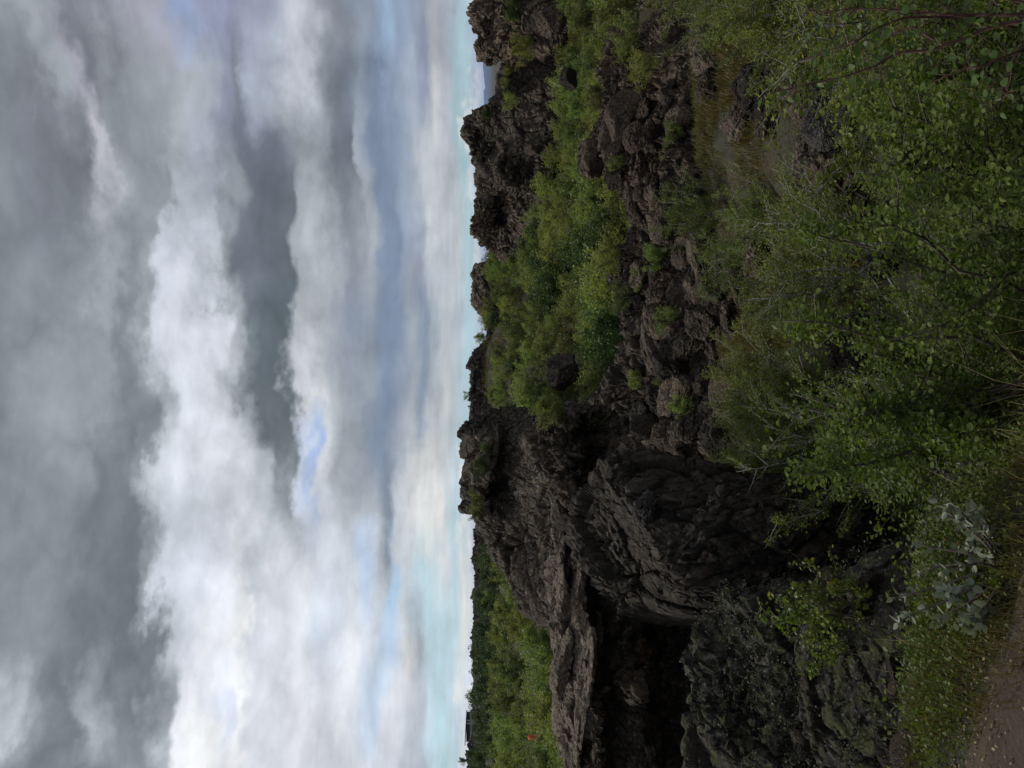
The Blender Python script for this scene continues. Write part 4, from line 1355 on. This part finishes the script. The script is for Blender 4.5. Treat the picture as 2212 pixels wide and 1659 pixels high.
b1[2] = gz(b1[0], b1[1]) - 0.02
root = link('woolly_willow', None, b1)
tag(root, 'grey green woolly willow with oval felted leaves beside the trail', 'willow')
paths, pos, nrm, tip, siz = [], [], [], [], []
for st in wst:
    P = path_pts(st, 20)
    P[0] = b1
    L_ = np.linspace(0, 1, 20)
    paths.append((P - b1, 0.005 * (1 - 0.75 * L_) + 0.001))
    for c_ in (0.45, 0.64, 0.82, 1.0):
        u = c_ * 19
        p0 = np.array([np.interp(u, np.arange(20), P[:, d]) for d in range(3)])
        ax = P[19] - P[14]
        ax /= np.linalg.norm(ax)
        n = 5 if c_ == 1.0 else 4
        a0 = rn.uniform(0, 6.28)
        A_ = np.cross(ax, [0, 0, 1.0])
        A_ /= np.linalg.norm(A_) + 1e-9
        B_ = np.cross(ax, A_)
        for q in range(n):
            a_ = a0 + q * 6.283 / n + rn.normal(0, 0.25)
            out_ = np.cos(a_) * A_ + np.sin(a_) * B_
            lean_ = rn.uniform(0.3, 0.9)
            tp = out_ * lean_ + ax * (1 - lean_ * 0.6)
            tp /= np.linalg.norm(tp)
            nn = ax * 0.8 - out_ * 0.5 + rn.normal(0, 0.35, 3) + np.array([0, -0.1, 0.3])
            nn /= np.linalg.norm(nn)
            pos.append(p0 + ax * rn.normal(0, 0.008) + out_ * 0.004)
            nrm.append(nn)
            tip.append(tp)
            siz.append(rn.uniform(0.028, 0.045) * (0.8 if c_ == 1.0 else 1))
V, F = tubes(paths, 6)
link('trunk', mesh_from('trunk', V, F, M['bark_brown'], True), parent=root)
lm = [leaf_mesh('leaf', M['leaf_grey'], 0.33, 0.25, 0.0, 4), leaf_mesh('leaf', M['leaf_grey'], 0.37, 0.4, 0.0, 5), leaf_mesh('leaf', M['leaf_grey'], 0.30, 0.15, 0.0, 6)]
leaf_parts(root, 'leaf', lm, np.array(pos), np.array(nrm), np.array(tip), np.array(siz))

# ------------------------------------------------------------------ ground cover
def cover(name, xs, ys, per, h, size, mat, label, seed, shape='quad', blade=False, cat='ground cover'):
    """low plants on the ground: many small leaves, or blades of grass"""
    r_ = np.random.default_rng(seed)
    z = ground_z(xs, ys)
    n = len(xs)
    hgt = h * r_.uniform(0.35, 1.0, n) * (0.6 + 0.8 * (0.5 + 0.5 * fbm(np.stack([xs * 2.5, ys * 2.5, xs * 0], 1), 3, 0.5, seed)))
    X = np.repeat(np.stack([xs, ys, z], 1), per, 0)
    hh = np.repeat(hgt, per)
    N_ = n * per
    if blade:
        a = r_.uniform(0, 6.283, N_)
        tilt = r_.uniform(0.1, 0.75, N_)
        tipv = np.stack([np.cos(a) * tilt, np.sin(a) * tilt, np.ones(N_)], 1) * (hh * r_.uniform(0.5, 1.15, N_))[:, None]
        sdv = np.stack([-np.sin(a), np.cos(a), a * 0], 1) * (size * r_.uniform(0.6, 1.2, N_))[:, None]
        p0 = X + np.stack([r_.normal(0, h * 0.18, N_), r_.normal(0, h * 0.18, N_), -0.01 + a * 0], 1)
        midv = tipv * np.array([0.38, 0.38, 0.62])
        V = np.stack([p0 - sdv, p0 + sdv, p0 + midv + sdv * .8, p0 + midv - sdv * .8, p0 + tipv + sdv * .15, p0 + tipv - sdv * .15], 1).reshape(-1, 3)
        off = (np.arange(N_) * 6)[:, None]
        F = np.concatenate([off + np.array([0, 1, 2, 3]), off + np.array([3, 2, 4, 5])])
    else:
        off = r_.normal(0, 1, (N_, 3)) * (np.array([0.55, 0.55, 0]) * h)
        p0 = X + off
        p0[:, 2] += hh * r_.uniform(0, 1, N_) ** 0.6
        nrm = r_.normal(0, 0.7, (N_, 3)) + np.array([0, 0, 0.7])
        nrm /= np.linalg.norm(nrm, axis=1, keepdims=True)
        V, F = leaves(p0, nrm, r_.normal(0, 1, (N_, 3)) + np.array([0, 0, 0.6]), size * r_.uniform(0.6, 1.3, N_), r_, shape)
    o = link(name, mesh_from(name, V, F, mat, False))
    return tag(o, label, cat, None, 'stuff')


rc = np.random.default_rng(123)


def patch(n, x0, x1, f0, f1, dens=None, seed=0):
    xs = rc.uniform(x0, x1, n * 3)
    lo, hi = f0(xs), f1(xs)
    ys = lo + (hi - lo) * rc.uniform(0, 1, n * 3)
    keep = (fbm(np.stack([xs, ys, xs * 0], 1) * (dens or 1.0), 3, 0.5, seed) + rc.normal(0, 0.22, n * 3)) > -0.05
    xs, ys = xs[keep][:n], ys[keep][:n]
    return xs, ys


xs, ys = patch(5200, -2.4, 1.9, lambda x: trail_edge(x) + 0.02 + 0 * x, lambda x: trail_edge(x) + np.interp(x, [-2.4, -.6, .3, 1.9], [0.85, 0.95, 0.9, 0.8]), 1.2, 3)
cover('crowberry', xs, ys, 9, 0.085, 0.017, M['leaf_cover'], 'low yellow green crowberry cushions along the trail', 1)
xs, ys = patch(3400, -2.6, 1.6, lambda x: trail_edge(x) - 0.24, lambda x: trail_edge(x) + 0.55, 2.0, 5)
cover('short_grass', xs, ys, 5, 0.11, 0.0016, M['grass'], 'short brownish grass at the edge of the trail', 2, blade=True, cat='grass')
xs, ys = patch(6500, -3.2, -0.35, lambda x: trail_edge(x) + 0.6, lambda x: 6.1 + 0 * x, 0.9, 7)
cover('heather', xs, ys, 9, 0.11, 0.019, M['leaf_heather'], 'grey green heather on the slope below the path', 3)
xs, ys = patch(4200, -1.7, 2.8, lambda x: trail_edge(x) + 0.6, lambda x: 9.0 + 0 * x, 0.7, 8)
cover('bilberry', xs, ys, 9, 0.16, 0.026, M['leaf_near'], 'dark bilberry undergrowth below the near birches', 4)
xs, ys = patch(12000, 0.6, 7.0, lambda x: 8.5 + 0 * x, lambda x: 18.0 + 0 * x, 0.35, 9)
cover('brown_grass', xs, ys, 6, 0.24, 0.0055, M['grass'], 'brown grass on the bank among the boulders', 5, blade=True, cat='grass')
xs, ys = patch(8000, -22, 18, lambda x: 22 + 0 * x, lambda x: 60 + 0 * x, 0.12, 12)
cover('valley_grass', xs, ys, 6, 0.42, 0.016, M['grass'], 'tawny grass between the far birch shrubs', 6, blade=True, cat='grass')
# plants rooted on the mossy rocks
px_, py_ = rc.uniform(-5.2, -0.9, 5200), rc.uniform(4.4, 8.2, 5200)
RS, NS = [], []
for a_, b_ in zip(px_, py_):
    ok, p_, n_, _, ob_, _ = sc.ray_cast(DG, Vector((a_, b_, 30)), Vector((0, 0, -1)))
    if ok and ob_.name.startswith('mossy_outcrop') and n_[2] > 0.35:
        RS.append(tuple(p_))
RS = np.array(RS)
RS = RS[fbm(RS * 1.3, 3, 0.5, 44) + rc.normal(0, 0.15, len(RS)) > -0.02]
rr_ = np.random.default_rng(61)
P9 = np.repeat(RS, 16, 0) + rr_.normal(0, 1, (len(RS) * 16, 3)) * np.array([0.045, 0.045, 0.012])
P9[:, 2] += rr_.uniform(0, 0.06, len(P9))
N9 = rr_.normal(0, 0.7, P9.shape) + np.array([0, 0, 0.7])
N9 /= np.linalg.norm(N9, axis=1, keepdims=True)
V, F = leaves(P9, N9, rr_.normal(0, 1, P9.shape) + np.array([0, 0, 0.6]), rr_.uniform(0.010, 0.022, len(P9)), rr_)
tag(link('rock_heather', mesh_from('rock_heather', V, F, M['leaf_heather'], False)), 'grey green heather and moss tufts on the mossy lava rocks', 'ground cover', None, 'stuff')
# pebbles and crumbs of the trail
n9 = 1800
gx9 = rr_.uniform(-3.2, 1.2, n9)
gy9 = trail_edge(gx9) - rr_.uniform(0.0, 1.0, n9) ** 1.6 * 1.5
D9 = np.array([[1, 0, 0], [-1, 0, 0], [0, 1, 0], [0, -1, 0], [0, 0, 1], [0, 0, -1]], float)
V9 = D9[None] * (rr_.uniform(0.002, 0.0065, (n9, 1, 1)) * rr_.uniform(0.6, 1.3, (n9, 6, 1)) * np.array([1, 1, 0.6])) + np.stack([gx9, gy9, np.full(n9, 0.024)], 1)[:, None, :]
F9 = np.array([[0, 2, 4], [2, 1, 4], [1, 3, 4], [3, 0, 4], [2, 0, 5], [1, 2, 5], [3, 1, 5], [0, 3, 5]])
F9 = ((np.arange(n9) * 6)[:, None, None] + F9[None]).reshape(-1, 3)
tag(link('gravel', mesh_from('gravel', V9.reshape(-1, 3), F9, M['tan'], False)), 'small pebbles and crumbs of lava on the trail', 'gravel', None, 'stuff')
xs, ys = patch(2600, -3.4, 0.2, lambda x: 10.5 + 0 * x, lambda x: 20.5 + 0 * x, 0.5, 19)
cover('moss_grass', xs, ys, 7, 0.15, 0.006, M['grass'], 'brown and green grass in the gap behind the black hump', 16, blade=True, cat='grass')
xs, ys = patch(2400, -3.4, 7.0, lambda x: 9.0 + 0 * x, lambda x: 20.0 + 0 * x, 0.5, 21)
cover('crowberry', xs, ys, 12, 0.16, 0.035, M['leaf_cover'], 'crowberry mats between the boulders of the hollow', 17)
# dead leaves and stalks trodden into the trail
nl = 1500
lx = rr_.uniform(-3.0, 1.0, nl)
ly = trail_edge(lx) - rr_.uniform(0, 1, nl) ** 1.5 * 1.3
PL = np.stack([lx, ly, np.full(nl, 0.030)], 1)
NL = rr_.normal(0, 0.25, (nl, 3)) + np.array([0, 0, 1.0])
NL /= np.linalg.norm(NL, axis=1, keepdims=True)
V, F = leaves(PL, NL, rr_.normal(0, 1, (nl, 3)), rr_.uniform(0.006, 0.020, nl), rr_)
tag(link('leaf_litter', mesh_from('leaf_litter', V, F, M['straw'], False)), 'dead leaves and stalks trodden into the trail', 'litter', None, 'stuff')
# straw coloured tuft
p = at(2190, 850, 2.75)
xs = rc.normal(p[0], 0.06, 46)
ys = rc.normal(p[1] + 0.05, 0.05, 46)
cover('dry_grass', xs, ys, 2, 0.26, 0.0013, M['straw'], 'tuft of pale dry grass at the foot of the frame birches', 7, blade=True, cat='grass')['label'] = 'tuft of pale dry grass at the edge of the bank'
xs, ys = patch(60, -2.0, 0.4, lambda x: trail_edge(x) + 0.1, lambda x: trail_edge(x) + 0.8, 2.0, 15)
cover('dry_grass', xs, ys, 1, 0.30, 0.0011, M['straw'], 'single straws standing out of the crowberry', 8, blade=True, cat='grass')

# ------------------------------------------------------------------ building on the far rise
M['wall_dark'] = plain_mat('dark_boards', (0.035, 0.030, 0.030), 0.8, 0.3, 1.5)
M['post_pale'] = plain_mat('pale_timber', (0.34, 0.32, 0.30), 0.7, 0.15, 2)
M['roof_dark'] = plain_mat('roof_felt', (0.028, 0.028, 0.032), 0.8, 0.2, 1.0)
M['pane'] = plain_mat('dark_glass', (0.012, 0.014, 0.018), 0.12, 0.1, 1.0)
M['concrete'] = plain_mat('concrete_base', (0.25, 0.23, 0.21), 0.9, 0.15, 1.0)


def box_mesh(name, x0, x1, y0, y1, z0, z1, mat, slope=0.0):
    V = [(x, y, z + (slope * (x - x0) if z == z1 else 0)) for x in (x0, x1) for y in (y0, y1) for z in (z0, z1)]
    F = [(0, 1, 3, 2), (4, 6, 7, 5), (0, 4, 5, 1), (2, 3, 7, 6), (0, 2, 6, 4), (1, 5, 7, 3)]
    return mesh_from(name, np.array(V), np.array(F), mat, False)


pb = at(1014.5, 1572, 420)
zg = gz(pb[0], pb[1])
root = link('building', None, (pb[0], pb[1], zg))
tag(root, 'low dark building with pale posts on the far rise', 'building')
zt = at(1006, 1572, 420)[2] - zg
zf = at(1015.5, 1572, 420)[2] - zg
link('base', box_mesh('base', -7.2, 7.2, -3.4, 4, -2.5, zf, M['concrete']), parent=root)
wl = link('wall', box_mesh('wall', -6.6, 6.4, -0.4, 3.8, zf, zt - 0.25, M['wall_dark']), parent=root)
V = np.array([(-7.3, -3.3, zt + 0.10), (7.0, -3.3, zt - 0.62), (7.0, 4.2, zt - 0.62), (-7.3, 4.2, zt + 0.10),
              (-7.3, -3.3, zt + 0.48), (7.0, -3.3, zt - 0.24), (7.0, 4.2, zt - 0.24), (-7.3, 4.2, zt + 0.48)])
F = np.array([(3, 2, 1, 0), (4, 5, 6, 7), (0, 1, 5, 4), (1, 2, 6, 5), (2, 3, 7, 6), (3, 0, 4, 7)])
link('roof', mesh_from('roof', V, F, M['roof_dark'], False), parent=root)
for x in (-5.5, 3.2, 4.6):
    link('post', box_mesh('post', x - 0.24, x + 0.24, -3.0, -2.6, zf + 0.003, zt - 0.42 - max(0, x) * 0.05, M['post_pale']), parent=root)
for x in (-3.6, -1.6, 0.4, 2.2):
    wd = link('window', box_mesh('window', x - 0.7, x + 0.7, -0.46, -0.40, zf + 0.8, zt - 0.7, M['wall_dark']), parent=root)
    link('pane', box_mesh('pane', x - 0.58, x + 0.58, -0.49, -0.462, zf + 0.9, zt - 0.8, M['pane']), parent=wd)

# ------------------------------------------------------------------ walker in an orange hood
M['orange'] = plain_mat('orange_cloth', (0.50, 0.075, 0.025), 0.8, 0.12, 6)
M['trouser'] = plain_mat('dark_trousers', (0.03, 0.032, 0.04), 0.9, 0.2, 6)
M['skin'] = plain_mat('skin', (0.45, 0.27, 0.20), 0.6, 0.05, 6)
pp = at(1147, 1593, 40.0)
hz = pp[2] + 0.08
root_z = hz - 1.70


def ring_body(name, rings, mat, n=16):
    """closed surface through elliptical rings (cx, cy, z, rx, ry)"""
    a = np.linspace(0, 2 * np.pi, n, endpoint=False)
    V = []
    for cx, cyy, z, rx, ry in rings:
        for t_ in a:
            V.append((cx + rx * math.cos(t_), cyy + ry * math.sin(t_), z))
    k_ = len(rings)
    F = []
    for i in range(k_ - 1):
        for j in range(n):
            F.append((i * n + j, i * n + (j + 1) % n, (i + 1) * n + (j + 1) % n, (i + 1) * n + j))
    return np.array(V), np.array(F)


def skin_figure(name, verts, edges, radii, mat):
    me = bpy.data.meshes.new(name)
    me.from_pydata([tuple(v) for v in verts], edges, [])
    o = bpy.data.objects.new(name, me)
    COL.objects.link(o)
    md = o.modifiers.new('skin', 'SKIN')
    for i, r_ in enumerate(radii):
        me.skin_vertices[0].data[i].radius = (r_ if hasattr(r_, '__len__') else (r_, r_))
    me.skin_vertices[0].data[0].use_root = True
    sb_ = o.modifiers.new('sub', 'SUBSURF')
    sb_.levels = sb_.render_levels = 2
    me.materials.append(mat)
    return o


bv = [(0, 0, .92), (0, 0, 1.12), (0, 0, 1.36), (0, .01, 1.46), (0, .02, 1.56), (0, .02, 1.68),
      (.10, 0, .86), (.11, -.02, .48), (.11, .02, .08), (.12, -.10, .04),
      (-.10, 0, .86), (-.11, .03, .48), (-.12, .10, .08), (-.12, -.02, .04),
      (.19, 0, 1.38), (.25, .02, 1.12), (.23, -.10, .92), (.23, -.14, .84),
      (-.19, 0, 1.38), (-.25, .02, 1.12), (-.23, -.10, .92), (-.23, -.14, .84)]
be = [(0, 1), (1, 2), (2, 3), (3, 4), (4, 5), (0, 6), (6, 7), (7, 8), (8, 9), (0, 10), (10, 11), (11, 12), (12, 13), (2, 14), (14, 15), (15, 16), (16, 17),
      (2, 18), (18, 19), (19, 20), (20, 21)]
br = [.13, .13, .14, .06, .09, .08, .09, .065, .045, .04, .09, .065, .045, .04, .07, .05, .04, .035, .07, .05, .04, .035]
person = skin_figure('person', bv, be, br, M['trouser'])
person.location = (pp[0], pp[1], root_z)
tag(person, 'person in a bright orange hooded jacket standing among the shrubs', 'person')
V, F = ring_body('jacket', [(0, 0, .80, .19, .15), (0, 0, .95, .20, .16), (0, 0, 1.15, .20, .16), (0, 0, 1.33, .22, .15), (0, 0, 1.42, .17, .12), (0, .02, 1.47, .10, .10),
                            (0, .03, 1.54, .125, .13), (0, .04, 1.64, .125, .14), (0, .04, 1.73, .09, .10), (0, .04, 1.765, .01, .01)], M['orange'])
jk = link('jacket', mesh_from('jacket', V, F, M['orange'], True), parent=person)
for sgn in (-1, 1):
    sl = skin_figure('sleeve', [(sgn * .17, 0, 1.39), (sgn * .255, .02, 1.12), (sgn * .235, -.10, .93)], [(0, 1), (1, 2)], [.085, .068, .055], M['orange'])
    sl.parent = person
for q, (dx_, dy_, ss, hh_) in enumerate([(-0.45, -1.2, 1.0, 0.84), (0.6, -1.1, 0.9, 0.82), (0.05, -1.7, 1.1, 1.0)]):
    shrub(far_k[q], (pp[0] + dx_, pp[1] + dy_, root_z + 0.10), 1.0 + q, (ss, ss, hh_),
          ['light green birch shrub hiding the person in orange', 'bushy birch shrub beside the person in orange', 'low birch shrub below the person in orange'][q], None)

# ------------------------------------------------------------------ air
hm = bpy.data.materials.new('air')
hm.use_nodes = True
for n in list(hm.node_tree.nodes):
    hm.node_tree.nodes.remove(n)
k = NT(hm.node_tree)
out = k.add('ShaderNodeOutputMaterial')
pv = k.add('ShaderNodeVolumePrincipled')
pv.inputs['Color'].default_value = (0.36, 0.56, 1.0, 1)
pv.inputs['Density'].default_value = 3.2e-5
pv.inputs['Anisotropy'].default_value = 0.2
k.put(out.inputs['Volume'], pv.outputs[0])
hb = link('haze', box_mesh('haze', -33000, 33000, -33000, 33000, -40, 230, hm))
tag(hb, kind='stuff')
